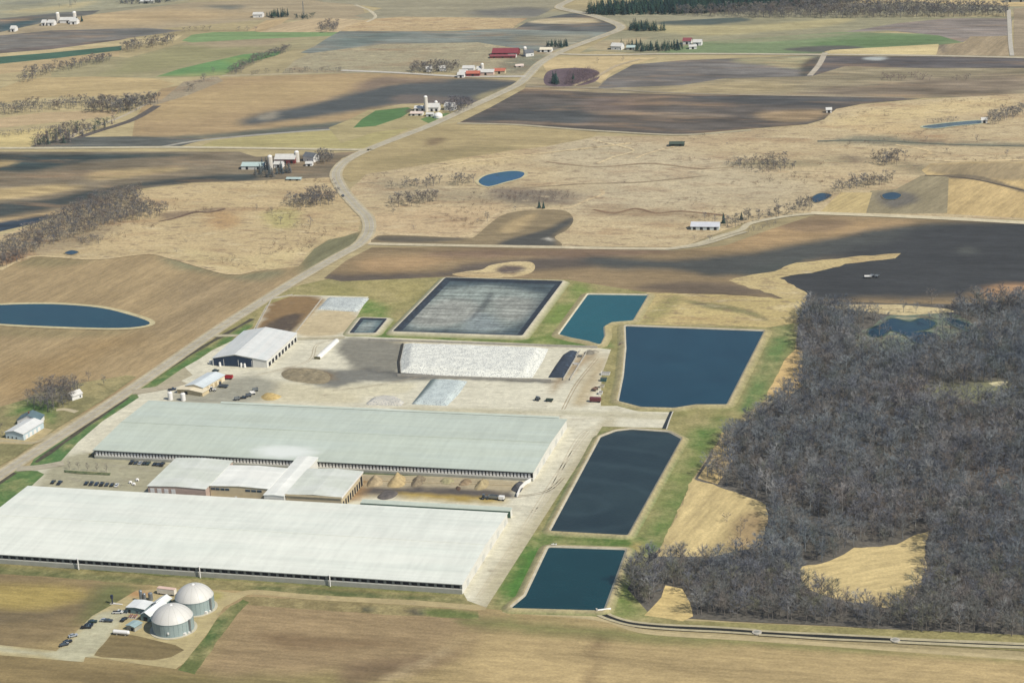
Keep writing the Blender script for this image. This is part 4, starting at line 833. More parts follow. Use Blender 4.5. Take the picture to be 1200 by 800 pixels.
# workshop
r, W = gable('workshop', 'white workshop with stepped roof and cream lower bay, beside the yard entrance', (218, 451.5), (233, 456.5), 25, 4.2, 1.5, roof_mat('workshop_roof', (212, 220, 220), stain=(236, 236, 232), amt=.5, axis=1), paint('cream_wall', (236, 222, 190), .7), 'building', ang=R(-12))
for yy in (3, 8, 13, 18):
    mb = MB(); mb.box(W+.01, W+.09, yy, yy+3, .1, 3); mb.build('garage_door', paint('door_tan', (190, 170, 130), .7), r)
r, W = gable('workshop_annex', 'small low cream annex in front of the white workshop', (207, 456), (231, 463), 7.5, 3.0, .9, paint('annex_roof', (228, 216, 186), .7), paint('annex_wall', (214, 196, 156), .8), 'building', ang=R(-12))
mb = MB(); mb.box(1.2, 3.2, -.09, -.01, .1, 2.2); mb.build('door', paint('door_tan', (190, 170, 130)), r)
mb = MB(); mb.box(6, 8.5, -.09, -.01, .1, 2.4); mb.build('door', DARK, r)
# liquid tanks by the barn
for (x, y, rr, h, lb) in ((200, 468.5, 1.6, 5.2, 'left one of the two white upright tanks behind the upper barn'), (215, 469.5, 1.6, 5.0, 'right one of the two white upright tanks behind the upper barn')):
    X, Y = G(x, y); t = empty('storage_tank', (X, Y, 0), label=lb, cat='tank', group='white tanks behind the upper barn')
    mb = MB(); mb.cyl(0, 0, 0, h, rr, n=20); mb.build('shell', WHITE, t); mb = MB(); mb.dome(0, 0, h, rr, .7, 20, 4); mb.build('top', WHITE, t); mb = MB(); mb.cyl(0, 0, h+.7, h+1, .3); mb.build('hatch', TRIM, t)
# house at the left
RH = roof_mat('house_roof', (226, 226, 220), stain=(200, 206, 206), amt=.5, axis=1)
r, W = gable('farm_workshop', 'pale blue fronted shed with white roof, left edge beside the road', (6, 506), (27, 508.5), 22, 4.6, 1.6, RH, paint('blue_white_wall', (196, 214, 220), .6), 'shed', split=.5)
for x in (1.5, 4.6, 7.6): pane(r, 'window', x, x+.9, .9, 1.9, DARK, y=-.02)
for yy in (2, 6.5, 11, 15.5): side_pane(r, 'door', W, yy, yy+2.6, .1, 3.0, WHITE)
r, W = gable('farmhouse', 'dark roofed farmhouse with white gable end beside the pale shed', (20, 492), (46, 492), 9, 3.6, 3.2, paint('slate_roof', (96, 118, 124), .7, .2, .3), WHITE, 'house')
for x in (2, 6, 9.5): pane(r, 'window', x, x+1.1, 1.2, 2.5, GLASS, y=-.02)
ch = MB(); ch.box(W*.45, W*.45+.8, 3, 3.8, 6.2, 8.2); ch.build('chimney', paint('chimney_brick', (130, 90, 76), .9), r)
# digester tanks
TW = paint('tank_wall', (156, 172, 170), .55, .15, .2)
def seams(mb, r, h, n=28):
    for k in range(n):
        a = 2*math.pi*k/n; mb.box(0, 0, 0, 0, 0, 0) if False else mb.tube((math.cos(a)*(r+.03), math.sin(a)*(r+.03), 0), (math.cos(a)*(r+.03), math.sin(a)*(r+.03), h), .07, 4)
MEM = paint('dome_membrane', (212, 210, 202), .5, .06, .1)
for (x, y, rr, h, dh, lb) in ((203.5, 737, 10.5, 7.4, 6.3, 'nearer of the two round grey tanks with white domes'), (229.2, 712.5, 9.9, 7.4, 6.3, 'farther of the two round grey tanks with white domes')):
    X, Y = G(x, y); t = empty('digester_tank', (X, Y, 0), label=lb, cat='tank', group='domed digester tanks')
    mb = MB(); mb.cyl(0, 0, 0, h, rr, n=64); mb.build('wall', TW, t, False)
    mb = MB(); mb.dome(0, 0, h+.02, rr+.1, dh, 64, 14); mb.build('dome', MEM, t, True)
    mb = MB(); seams(mb, rr, h); mb.build('wall_ribs', paint('tank_rib', (138, 156, 156), .6), t)
    mb = MB(); mb.cyl(0, 0, h-.25, h+.01, rr+.18, n=64); mb.cyl(0, 0, .6, .9, rr+.16, n=64); mb.build('ring', paint('tank_ring', (150, 166, 166), .5), t)
    for k in range(14):
        a = 2*math.pi*k/14; mb = MB(); q = rr+.1; Rr = (q*q+dh*dh)/(2*dh); pr = None
        for j in range(9):
            th = math.asin(q/Rr)*(1-j/8); p_ = (math.cos(a)*Rr*math.sin(th)*1.002, math.sin(a)*Rr*math.sin(th)*1.002, h+dh-Rr+Rr*math.cos(th)+.05)
            if pr: mb.v += []; 
            w_ = .07; s_ = (-math.sin(a)*w_, math.cos(a)*w_)
            mb.v += [(p_[0]-s_[0], p_[1]-s_[1], p_[2]), (p_[0]+s_[0], p_[1]+s_[1], p_[2])]
            if j: n_ = len(mb.v); mb.f.append((n_-4, n_-3, n_-1, n_-2)); mb.mi.append(0)
        mb.build('membrane_seam', paint('membrane_seam', (186, 184, 176), .6), t)
    mb = MB(); mb.dome(0, 0, h+dh-.02, .9, .5, 12, 3); mb.build('cap', WHITE, t)
    mb = MB()
    a = R(-15); cx, cy = math.cos(a)*(rr+.35), math.sin(a)*(rr+.35)
    mb.box(cx-.3, cx+.5, cy-.5, cy+.5, 0, h+.3); mb.build('ladder_cage', STEEL, t)
    for k, (aa, hh, sz) in enumerate(((-80, 3.2, .7), (-35, 1.2, 1.3), (-20, .8, 1.0))):
        mb = MB(); ca, sa = math.cos(R(aa))*(rr+.3), math.sin(R(aa))*(rr+.3); mb.box(ca-sz/2, ca+sz/2, sa-sz/2, sa+sz/2, max(0, hh-sz/2-.3) if k == 0 else 0, hh+sz/2); mb.build('mixer_box', WHITE, t)
    mb = MB(); mb.cyl(0, 0, -.1, .62, rr+1.6, n=48); mb.build('footing', paint('tank_footing', (196, 190, 168), .9), t)
# digester houses
RD = roof_mat('digester_shed_roof', (234, 236, 232), stain=(212, 220, 218), amt=.4)
def small(name, label, nl, nr, depth, h, ridge, roof, wallm, cat='building', doors=()):
    r, W = gable(name, label, nl, nr, depth, h, ridge, roof, wallm, cat)
    for (x0, x1, z0, z1, m, nm) in doors: pane(r, nm, x0*W, x1*W, z0, z1, m, y=-.02)
    return r, W
TEAL = paint('teal_wall', (120, 146, 146), .7)
small('digester_shed', 'long white roofed shed left of the digester tanks, broadside', (148.5, 711), (169, 713.5), 8.5, 3.6, .5, RD, TEAL, 'shed', [(.06, .2, .1, 2.4, DARK, 'door'), (.5, .64, 1, 2, GLASS, 'window'), (.75, .9, 1, 2, GLASS, 'window')])
small('generator_house', 'white gabled generator house ending against the nearer tank', (164.5, 719.5), (175.5, 721.5), 15, 3.8, 1.7, RD, TEAL, 'shed', [(.3, .7, .1, 2.8, DARK, 'door')])
small('generator_house', 'white gabled shed farther back, between the two tanks', (178, 707), (189, 709), 9, 3.4, 1.5, RD, TEAL, 'shed', [(.3, .7, .1, 2.5, DARK, 'door')])
small('pump_house', 'small grey teal roofed hut in front of the generator houses', (148, 732), (157.5, 734.5), 5.5, 3.0, .5, paint('teal_roof', (160, 182, 182), .5), WALLG, 'hut', [(.55, .85, .1, 2.2, DARK, 'door')])
# ------------------------------------------------------------ loose equipment
def at(px, py, z=0): x, y = G(px, py); return (x, y, z)
GB = YARD_Z+.01   # yard level above the base sheet
def cyl_tank(name, label, a, b, r, mat, cat='tank', capm=None):
    A = Vector(at(*a, r+.9)); B = Vector(at(*b, r+.9)); d = B-A; L = d.length
    e = empty(name, (A.x, A.y, 0), math.atan2(d.y, d.x), label=label, cat=cat)
    mb = MB(); mb.tube((0, 0, r+.9), (L, 0, r+.9), r, 18); mb.build('shell', mat, e)
    mb = MB(); mb.tube((-.5, 0, r+.9), (-.01, 0, r+.9), r*.6, 18, r*.98); mb.build('end_cap', capm or mat, e); mb = MB(); mb.tube((L+.01, 0, r+.9), (L+.5, 0, r+.9), r*.98, 18, r*.6); mb.build('end_cap', capm or mat, e)
    for x in (L*.2, L*.8):
        mb = MB(); mb.box(x-.3, x+.3, -r*.7, r*.7, 0, r+.3); mb.build('saddle', CONC, e)
    return e
cyl_tank('gas_tank', 'long white horizontal tank in front of the small hut', (134, 743.5), (151, 745), 1.1, WHITE, capm=WHITE)
def trailer(name, label, a, b, w, h, mat, top=None, cat='trailer'):
    A = Vector(at(*a)); B = Vector(at(*b)); d = B-A; L = d.length
    e = empty(name, (A.x, A.y, 0), math.atan2(d.y, d.x), label=label, cat=cat)
    mb = MB(); mb.box(0, L, -w/2, w/2, 1.1, h); mb.build('body', mat, e)
    if top:
        mb = MB(); mb.box(-.05, L+.05, -w/2-.05, w/2+.05, h+.003, h+.2); mb.build('roof', top, e)
    mb = MB()
    mb.box(.3, L-.3, -.5, .5, .85, 1.09); mb.build('chassis', DARK, e)
    for x in (L*.12, L*.82, L*.92):
        for y in (-w/2+.1, w/2-.1):
            mb = MB(); mb.tube((x, y-.15, .85), (x, y+.15, .85), .5, 12); mb.build('wheel', DARK, e)
    return e
REDP = paint('red_paint', (176, 44, 52), .4)
trailer('container_trailer', 'white trailer with red edged top behind the tanks', (186, 695.5), (206, 698), 2.6, 3.9, paint('cream_white', (240, 232, 216), .5), paint('red_top', (226, 196, 178), .6))
# tanks, flare and stacks behind the shed
for (x, y, rr, h, lb) in ((166, 705, .9, 6.5, 'tall thin grey stack left of the pair behind the white shed'), (170, 705.5, .8, 5.0, 'shorter grey stack beside the tall thin one behind the white shed'), (177, 703.5, 1.2, 4.4, 'stout grey vessel right of the stacks behind the white shed')):
    t = empty('gas_vessel', at(x, y), label=lb, cat='vessel'); mb = MB(); mb.cyl(0, 0, .4, h, rr, n=14); mb.build('shell', STEEL, t); mb = MB(); mb.dome(0, 0, h, rr, .5, 14, 3); mb.build('top', STEEL, t)
    for k in range(3):
        mb = MB(); a = 2*math.pi*k/3; mb.box(math.cos(a)*rr*.8-.1, math.cos(a)*rr*.8+.1, math.sin(a)*rr*.8-.1, math.sin(a)*rr*.8+.1, 0, .6); mb.build('leg', DARK, t)
def pipe_rack(name, label, px, w, d, h, m1, cat='equipment', rz=0):
    t = empty(name, at(*px), rz, label=label, cat=cat)
    mb = MB(); mb.box(0, w, 0, d, .3, .6); mb.build('skid', CONC, t)
    for i in range(4):
        mb = MB(); x = .4+(w-.8)*i/3; mb.tube((x, .4, .9+.2*(i % 2)), (x, d-.3, 1.2+.3*(i % 2)), .28, 8); mb.build('pipe', m1, t)
    mb = MB()
    for x in (.2, w-.2):
        for y in (.2, d-.2): mb.tube((x, y, .3), (x, y, h), .09, 6)
    mb.tube((.2, .2, h), (w-.2, .2, h), .09, 6); mb.tube((.2, d-.2, h), (w-.2, d-.2, h), .09, 6); mb.build('frame', STEEL, t)
    return t
pipe_rack('pipe_rack', 'rust red pipework between the white shed and the small hut', (150, 725), 4.2, 3.4, 2.2, paint('rust_red', (140, 84, 76), .7))
pipe_rack('cooler_rack', 'dark cooling unit at the left end of the white shed', (144, 719.5), 2.6, 3.6, 2.6, paint('dark_teal', (46, 70, 78), .6))
def flare():
    t = empty('gas_flare', at(132, 707.5), label='dark flare burner with lying white pipe left of the sheds', cat='flare')
    mb = MB(); mb.cyl(0, 0, .3, 3.4, .35, n=10); mb.cyl(0, 0, 3.4, 5.2, .75, n=12); mb.build('burner', paint('flare_dark', (44, 52, 70), .6), t)
    mb = MB(); mb.tube((.8, -.6, .7), (6.0, -.8, .7), .3, 8); mb.build('feed_pipe', WHITE, t)
    mb = MB(); mb.box(-1.2, 1.2, -1.2, 1.2, .2, .5); mb.build('pad', CONC, t)
flare()
# cars
def car_proto(kind='car'):
    e = empty('car', (0, 0, 0))
    L, w = (4.7, 1.85) if kind == 'car' else (5.6, 2.0)
    body = [(-L/2, .35), (L/2, .35), (L/2, .85), (L/2-.9, 1.0), (-L/2+.1, 1.02), (-L/2, .9)]
    mb = MB(); n = len(body); V = [(x, -w/2, z) for x, z in body]+[(x, w/2, z) for x, z in body]
    mb.add(V, [tuple(range(n)), tuple(range(2*n-1, n-1, -1))]+[(i, n+i, n+(i+1) % n, (i+1) % n) for i in range(n)])
    bo = mb.build('body', MB_CAR[0], e)
    cab = [(-L*.36, 1.0), (L*.2, 1.0), (L*.08, 1.5), (-L*.28, 1.52)] if kind == 'car' else [(-L*.05, 1.0), (L*.28, 1.0), (L*.18, 1.75), (L*.0, 1.75)]
    mb = MB(); n = 4; ww = w/2-.12; V = [(x, -ww if z < 1.2 else -ww+.15, z) for x, z in cab]+[(x, ww if z < 1.2 else ww-.15, z) for x, z in cab]
    mb.add(V, [(0, 1, 2, 3), (7, 6, 5, 4)]+[(i, n+i, n+(i+1) % n, (i+1) % n) for i in range(n)])
    mb.build('windows', GLASS, e)
    x0, x1 = cab[3][0]+.05, cab[2][0]-.05; mb = MB(); mb.box(x0, x1, -ww+.17, ww-.17, cab[2][1]+.01, cab[2][1]+.07); ro = mb.build('roof', MB_CAR[0], e)
    for x in (-L*.31, L*.31):
        for y in (-w/2+.08, w/2-.08):
            mb = MB(); mb.tube((x, y-.11, .34), (x, y+.11, .34), .34, 12); mb.build('wheel', DARK, e)
    if kind != 'car':
        mb = MB(); mb.box(-L/2+.12, -L*.06, -w/2+.15, w/2-.15, 1.03, 1.06); mb.build('load_bed', DARK, e)
    for y in (-w/2+.3, w/2-.3):
        mb = MB(); mb.box(L/2+.003, L/2+.05, y-.18, y+.18, .62, .8); mb.build('headlight', WHITE, e)
    return e
CARC = {'black': (34, 36, 42), 'navy': (38, 52, 78), 'dark grey': (70, 74, 80), 'white': (232, 232, 230), 'silver': (176, 180, 184), 'red': (150, 36, 42), 'dark green': (46, 66, 58)}
CARM = {k: paint('car_'+k.replace(' ', '_'), v, .3, .03, .5, .1, .6) for k, v in CARC.items()}
MB_CAR = [CARM['black']]
protos = {'car': car_proto('car'), 'truck': car_proto('truck')}
cars = [(101.5, 567.4, 100, 'black', 'car', 'black car, leftmost of the row nearest the lower barn', 0), (107.5, 567.8, 100, 'dark grey', 'truck', 'dark grey pickup second from left in the row by the lower barn', 0), (113.5, 568.2, 100, 'navy', 'car', 'navy car third from left in the row by the lower barn', 0),
  (119.5, 568.6, 100, 'black', 'truck', 'black pickup fourth from left in the row by the lower barn', 0), (125.5, 569.0, 100, 'dark grey', 'car', 'dark grey car fifth from left in the row by the lower barn', 0), (131.5, 569.4, 100, 'black', 'car', 'black car next to the white one by the lower barn', 0), (137, 569.8, 100, 'white', 'car', 'white car at the right end of the row by the lower barn', 0),
  (62.5, 566, 95, 'black', 'car', 'black car of a lone pair near the lot entrance, left one', 0), (70, 567, 95, 'navy', 'truck', 'navy pickup of a lone pair near the lot entrance, right one', 0),
  (154.5, 543, 95, 'black', 'truck', 'black pickup, leftmost of the row below the upper barn', 0), (159.5, 543.5, 95, 'dark grey', 'car', 'dark grey car second in the row below the upper barn', 0), (164.5, 543.8, 95, 'silver', 'car', 'silver car in the row below the upper barn', 0), (169.5, 544, 95, 'black', 'car', 'black car at the right end of the row below the upper barn', 0), (174, 544.2, 95, 'dark green', 'car', 'dark green car apart from the row below the upper barn', 0),
  (181.5, 545, 95, 'black', 'car', 'black car by the parlour wall, nearest the row of cars', 0), (186, 545.2, 95, 'dark grey', 'car', 'dark grey car by the parlour wall, middle one', 0), (190.5, 545.5, 95, 'black', 'truck', 'black pickup tight against the parlour roof corner', 0),
  (101.5, 736.5, 15, 'black', 'truck', 'black pickup, nearer of the pair at the end of the digester drive', 0), (104.5, 734, 15, 'black', 'car', 'black car squeezed behind the nearer pickup on the digester drive', 0), (109, 730, 15, 'dark green', 'car', 'dark green car at the top end of the digester drive', 0),
  (75.5, 757, 40, 'dark grey', 'car', 'dark grey car lowest down the digester drive edge', 0), (79.5, 753.5, 40, 'black', 'car', 'black car second lowest along the digester drive edge', 0), (86, 746.5, 40, 'silver', 'car', 'silver car on the grass edge of the digester drive', 0), (123, 728.5, 5, 'silver', 'car', 'silver car of the pair facing the sheds, left one', 0), (127.5, 729, 5, 'dark grey', 'car', 'dark grey car of the pair facing the sheds, right one', 0),
  (138.5, 719, 10, 'white', 'truck', 'white pickup left of the cooling unit', 0), (145.5, 727.5, 80, 'black', 'car', 'small black car beside the red pipework', 0),
  (429, 257, 110, 'dark grey', 'car', 'dark grey car far off on the road bend', 0) if False else (402, 230.5, 118, 'dark grey', 'car', 'lone dark car driving on the bend of the main road', 0),
  (284, 467.5, 20, 'black', 'truck', 'black pickup beside the upper barn near the workshop', 0), (253, 435.5, 0, 'dark green', 'car', 'dark green car in front of the machine shed', 0), (202, 457.5, 30, 'navy', 'truck', 'navy pickup at the near end of the workshop annex', 0)]
used = set()
for (x, y, a, c, k, lb, _) in cars:
    p = protos[k]
    if k in used: p = copy_tree(p)
    used.add(k)
    X, Y = G(x, y); p.location = (X, Y, YARD_Z+.01 if y < 700 else LAYER[0]); p.rotation_euler = (0, 0, R(a)); tag(p, lb, 'car' if k == 'car' else 'pickup truck', 'cars parked at the farm')
    if k == 'truck': p.name = 'pickup_truck'
    for ch in p.children:
        if ch.name.split('.')[0] in ('body', 'roof'):
            if len(ch.material_slots): ch.material_slots[0].link = 'OBJECT'; ch.material_slots[0].material = CARM[c]
# tractors and wagons
def tractor(label, px, rz, mat):
    t = empty('tractor', at(*px, GB), rz, label=label, cat='tractor')
    mb = MB(); mb.box(.2, 2.6, -.45, .45, .8, 1.7); mb.build('bonnet', mat, t)
    mb = MB(); mb.box(-1.2, .3, -.75, .75, 1.0, 1.5); mb.box(-1.2, .2, -.8, .8, 2.75, 2.9); mb.build('cab_frame', mat, t)
    mb = MB(); mb.box(-1.1, .1, -.7, .7, 1.5, 2.74); mb.build('cab_glass', GLASS, t)
    for (x, y, r) in ((-.8, -1.05, .95), (-.8, 1.05, .95), (1.9, -.85, .6), (1.9, .85, .6)):
        mb = MB(); mb.tube((x, y-.25, r), (x, y+.25, r), r, 14); w = mb.build('wheel', DARK, t); mb = MB(); mb.tube((x, y-.27, r), (x, y+.27, r), r*.5, 10); mb.build('rim', mat, w)
    return t
tractor('red tractor hitched at the left of the red wagon in the yard', (255.5, 444.3), R(185), REDP)
def wagon(label, px, rz, L, h, mat, cat='wagon', name='forage_wagon'):
    t = empty(name, at(*px, GB), rz, label=label, cat=cat)
    mb = MB(); mb.box(0, L, -1.25, 1.25, 1.0, 1.15); mb.box(0, L, -1.25, -1.15, 1.15, h); mb.box(0, L, 1.15, 1.25, 1.15, h); mb.box(0, .1, -1.15, 1.15, 1.15, h); mb.box(L-.1, L, -1.15, 1.15, 1.15, h); mb.build('box_body', mat, t)
    for x in (L*.2, L*.8):
        for y in (-1.1, 1.1):
            mb = MB(); mb.tube((x, y-.2, .55), (x, y+.2, .55), .55, 12); mb.build('wheel', DARK, t)
    mb = MB(); mb.tube((-1.8, 0, .8), (.05, 0, .95), .08, 6); mb.build('drawbar', STEEL, t)
    return t
wagon('red open wagon parked in the yard in front of the machine shed', (260.5, 444.4), R(2), 7.5, 2.7, REDP)
GREYP = paint('grey_machine', (96, 104, 112), .5)
tractor('dark grey tractor beside the white workshop', (255, 450.5), R(20), GREYP)
wagon('grey flat wagon below the red one in the yard', (257, 454), R(-4), 6.5, 1.9, GREYP)
wagon('light grey wagon close to the workshop wall', (252, 448), R(60), 4.5, 2.2, STEEL)
tractor('white tractor with dark tyres at the foot of the workshop yard', (249, 458.5), R(0), WHITE)
# wheel tracks worn into the yard and the fields
for pth, c_ in (([(560, 700), (600, 640), (650, 560), (690, 505)], (200, 190, 164)), ([(620, 600), (640, 586), (680, 510), (720, 498)], (200, 191, 166)), ([(600, 583), (640, 576), (660, 560)], (150, 138, 116)), ([(215, 472), (300, 478), (450, 484), (640, 492), (700, 490)], (198, 189, 165)), ([(660, 480), (676, 450), (700, 420)], (172, 156, 128)), ([(300, 440), (360, 424), (372, 404), (404, 396)], (182, 170, 144)), ([(120, 545), (160, 548), (175, 552)], (164, 158, 138)), ([(80, 560), (110, 566), (160, 562)], (160, 154, 134)), ([(390, 458), (440, 452), (500, 440)], (170, 160, 138))):
    for of in (-.9, .9): strip('wheel_track', pth, .6, c_, 'gravel', off=of, z=YARD_Z+.012)
# calf hutches and gear along the fence row
for i, (x, y, c, lb) in enumerate([(296.5, 459, 'STEEL', 'grey feed trailer, topmost in the slanting row of gear by the upper barn'), (293, 463, 'WHITE', 'white feed trailer, second in the slanting row of gear'), (288.5, 465.5, 'GREYP', 'dark feed trailer in the middle of the slanting row of gear'), (275, 469.5, 'STEEL', 'light grey feed trailer, lowest in the slanting row of gear')]):
    wagon(lb, (x, y), R(35), 3.4, 2.0, globals()[c], 'trailer', 'feed_trailer')
mound('straw_heap', [(306, 465), (312, 462), (322, 462), (330, 465), (322, 469), (310, 469)], (196, 170, 118), 1.4, 1.8, None, 'low straw heap on the slab behind the upper barn', 'heap', rough=.6, kind='litter', smooth=True)
# east yard
trailer('dump_truck', 'dark red truck parked at the east edge of the silage yard', (691.5, 471), (704, 471.5), 2.6, 3.3, paint('maroon_paint', (112, 58, 60), .5), cat='truck')
def roll_bin(label, px, L, w, h, mat, rz=0, name='waste_container', cat='container'):
    t = empty(name, at(*px, GB), rz, label=label, cat=cat)
    mb = MB(); mb.add([(.3, 0, 0), (L-.3, 0, 0), (L-.3, w, 0), (.3, w, 0), (0, 0, h), (L, 0, h), (L, w, h), (0, w, h)], [(0, 3, 2, 1), (0, 1, 5, 4), (1, 2, 6, 5), (2, 3, 7, 6), (3, 0, 4, 7)]); mb.build('body', mat, t)
    mb = MB(); mb.add([(.1, .1, h-.5), (L-.1, .1, h-.5), (L-.1, w-.1, h-.5), (.1, w-.1, h-.5)], [(0, 1, 2, 3)]); mb.build('load', paint('scrap_load', (120, 110, 96), .9, .5, 2), t)
    mb = MB()
    for k in range(5): mb.box(.3+(L-.7)*k/4, .4+(L-.7)*k/4, -.1, -.01, .1, h-.1)
    mb.build('ribs', mat, t)
roll_bin('white container at the north end of the gear in the east yard', (704, 440), 6.0, 2.4, 1.8, WHITE)
roll_bin('teal container in the gear row of the east yard', (703.5, 447.5), 4.0, 2.4, 2.2, paint('teal_bin', (70, 108, 110), .6))
roll_bin('cream container in the middle of the east yard gear', (702.5, 455), 3.0, 2.4, 1.8, paint('cream_bin', (222, 214, 190), .6))
roll_bin('white container just above the dark red truck', (701, 463), 2.6, 3.0, 1.8, WHITE)
wagon('brown skeletal wagon left of the cream container', (695, 459), R(70), 4.5, 1.7, paint('brown_machine', (122, 98, 84), .7))
wagon('dark wagon by the grey feed lane kerb', (640, 470.5), R(-3), 4.6, 1.7, paint('dark_green_machine', (60, 76, 66), .7))
tractor('dark tractor on the slab edge near the upper barn corner', (630, 469.5), R(80), GREYP)
for i, (x, y, r_, h_, cc, lb) in enumerate([(691, 414, 4.2, 1.6, (128, 122, 112), 'grey gravel heap at the pond end of the east yard'), (697, 413, 3.0, 1.2, (150, 142, 128), 'paler small gravel heap beside the grey one')]):
    X, Y = G(x, y); P = [(X+r_*math.cos(a*.6), Y+r_*math.sin(a*.6)) for a in range(10)]
    sheet('gravel_heap', P, cc, 'litter', world=True, z=.3, step=1.0, okind=None, label=lb, cat='heap', height=lambda X, Y, d, h_=h_: np.minimum(h_, d/1.5)*(1+.3*fnoise(X, Y, .5, 2)))
# things in the feed lane between the two slanting walls
roll_bin('white crate between the two slanting concrete walls', (672, 428), 3.4, 1.4, 1.2, WHITE, name='crate', cat='crate')
roll_bin('grey crate above the white one in the feed lane', (677, 419), 3.0, 1.4, 1.2, STEEL, name='crate', cat='crate')
# pump at lagoon
pipe_rack('lagoon_pump', 'dark pump unit on the embankment between the two blue ponds', (725, 405.5), 3.6, 2.6, 2.4, paint('brown_machine', (122, 98, 84)), 'pump')
pipe_rack('lagoon_pump', 'small white pump unit at the corner of the southern lagoon', (645, 641.5), 3.2, 2.4, 1.8, WHITE, 'pump')
t = empty('outlet_pipe', at(700, 717.5, .9), R(25), label='white outlet pipe at the corner where the ditch leaves the pond', cat='pipe'); mb = MB(); mb.tube((0, 0, .3), (7, 0, .3), .6, 10); mb.build('pipe', WHITE, t); mb = MB(); mb.box(-.6, .2, -1.2, 1.2, -.6, 1.2); mb.build('headwall', CONC, t)
for (x, y, lb) in ((887, 742, 'round pale culvert end in the ditch, nearer the ponds'), (1049, 751, 'round pale culvert end in the ditch, farther right')):
    t = empty('culvert', at(x, y, .4), label=lb, cat='culvert'); mb = MB(); mb.cyl(0, 0, 0, .6, 2.4, n=18); mb.build('ring', CONC, t); mb = MB(); mb.cyl(0, 0, .61, .7, 1.3, n=14); mb.build('inlet', paint('culvert_grey', (150, 150, 140), .9), t)
# heaps in the east court
for i, (px, cc, h_, lb) in enumerate([([(430, 570), (433, 562), (440, 558), (448, 561), (448, 568), (440, 571)], (170, 152, 124), 3.2, 'tall tan feed heap, first from the square building'), ([(454, 570), (459, 561), (468, 557), (475, 560), (474, 569), (464, 572)], (186, 164, 124), 3.4, 'golden tan feed heap, second from the square building'),
      ([(482, 570), (484, 562), (492, 558), (499, 561), (495, 568), (488, 571)], (140, 126, 106), 3.0, 'brownish feed heap, third from the square building'), ([(515, 566), (520, 562), (530, 562), (532, 566), (524, 568)], (160, 152, 120), 1.8, 'low green tan heap in the middle of the court'),
      ([(538, 569), (542, 563), (550, 562), (553, 566), (548, 569)], (152, 132, 108), 2.2, 'round brown heap right of the low one in the court'), ([(556, 573), (560, 565), (567, 562), (573, 565), (570, 572), (562, 575)], (166, 150, 118), 3.0, 'tall feed heap right of the middle of the court'),
      ([(534, 573), (536, 570), (540, 572), (538, 576)], (92, 76, 66), 2.0, 'small dark brown pile standing alone in the court'), ([(600, 572), (606, 566), (614, 566), (612, 574), (608, 578), (600, 575)], (84, 84, 88), 2.6, 'dark grey heap beside the curved white wall'),
      ([(442, 583), (452, 576), (466, 577), (462, 583), (450, 586)], (96, 90, 88), 1.0, 'flat dark manure heap near the mint roof')]):
    mound('feed_heap', px, cc, h_, 1.3, None, lb, 'heap', rough=.5, kind='litter', smooth=True, step=.9, z=.4, group='feed heaps in the court between the barns')
wall([(606, 583), (610, 574), (616, 568), (622, 564.5)], .5, 2.4, 'curved white wall closing the heaps court on the east', mat=WHITE)
wall([(424, 563.5), (600, 569.5)], .4, 1.0, 'low pale wall behind the feed heaps', mat=WALLT)
tractor('grey loader tractor working in the dark lane of the court', (568, 585), R(5), GREYP)
wagon('grey feed wagon behind the loader in the court', (573, 584.5), R(-4), 5.5, 2.3, STEEL)
trailer('feed_truck', 'white feed truck at the east end of the court lane', (585, 586.2), (591, 586.6), 2.4, 2.9, WHITE, cat='truck')
# entrance gear by the parlour
for (x, y, lb) in ((153, 566.5, 'white calf hutch left of the parlour entrance'), (161, 563.5, 'white calf hutch nearest the shaded parlour wall'), (157, 568.5, 'white calf hutch lowest by the parlour entrance')):
    t = empty('calf_hutch', at(x, y, .4), R(30), label=lb, cat='hutch'); mb = MB(); mb.dome(0, 0, 0, 1.1, 1.5, 12, 5); mb.build('shell', WHITE, t); mb = MB(); mb.box(-.35, .35, -1.12, -.9, 0, .9); mb.build('door', DARK, t)
for (x, y, lb) in ((199, 431.5, 'x'),): pass
for i, (x, y) in enumerate(((246.5, 426.5), (250.5, 427.5), (258, 429.5), (283, 430.5), (287, 431))):
    mb = MB(); mb.cyl(0, 0, 0, 2.6, .9, .7, n=10); mb.dome(0, 0, 2.6, .7, .3, 10, 2); o = mb.build('feed_bin', WHITE); o.location = at(x, y, .4)
    tag(o, ['squat white bin, leftmost before the machine shed', 'squat white bin second from left before the machine shed', 'squat white bin third from left before the machine shed', 'squat white bin left of the pair before the shed wall', 'squat white bin, rightmost before the machine shed'][i], 'bin', 'white bins before the machine shed')

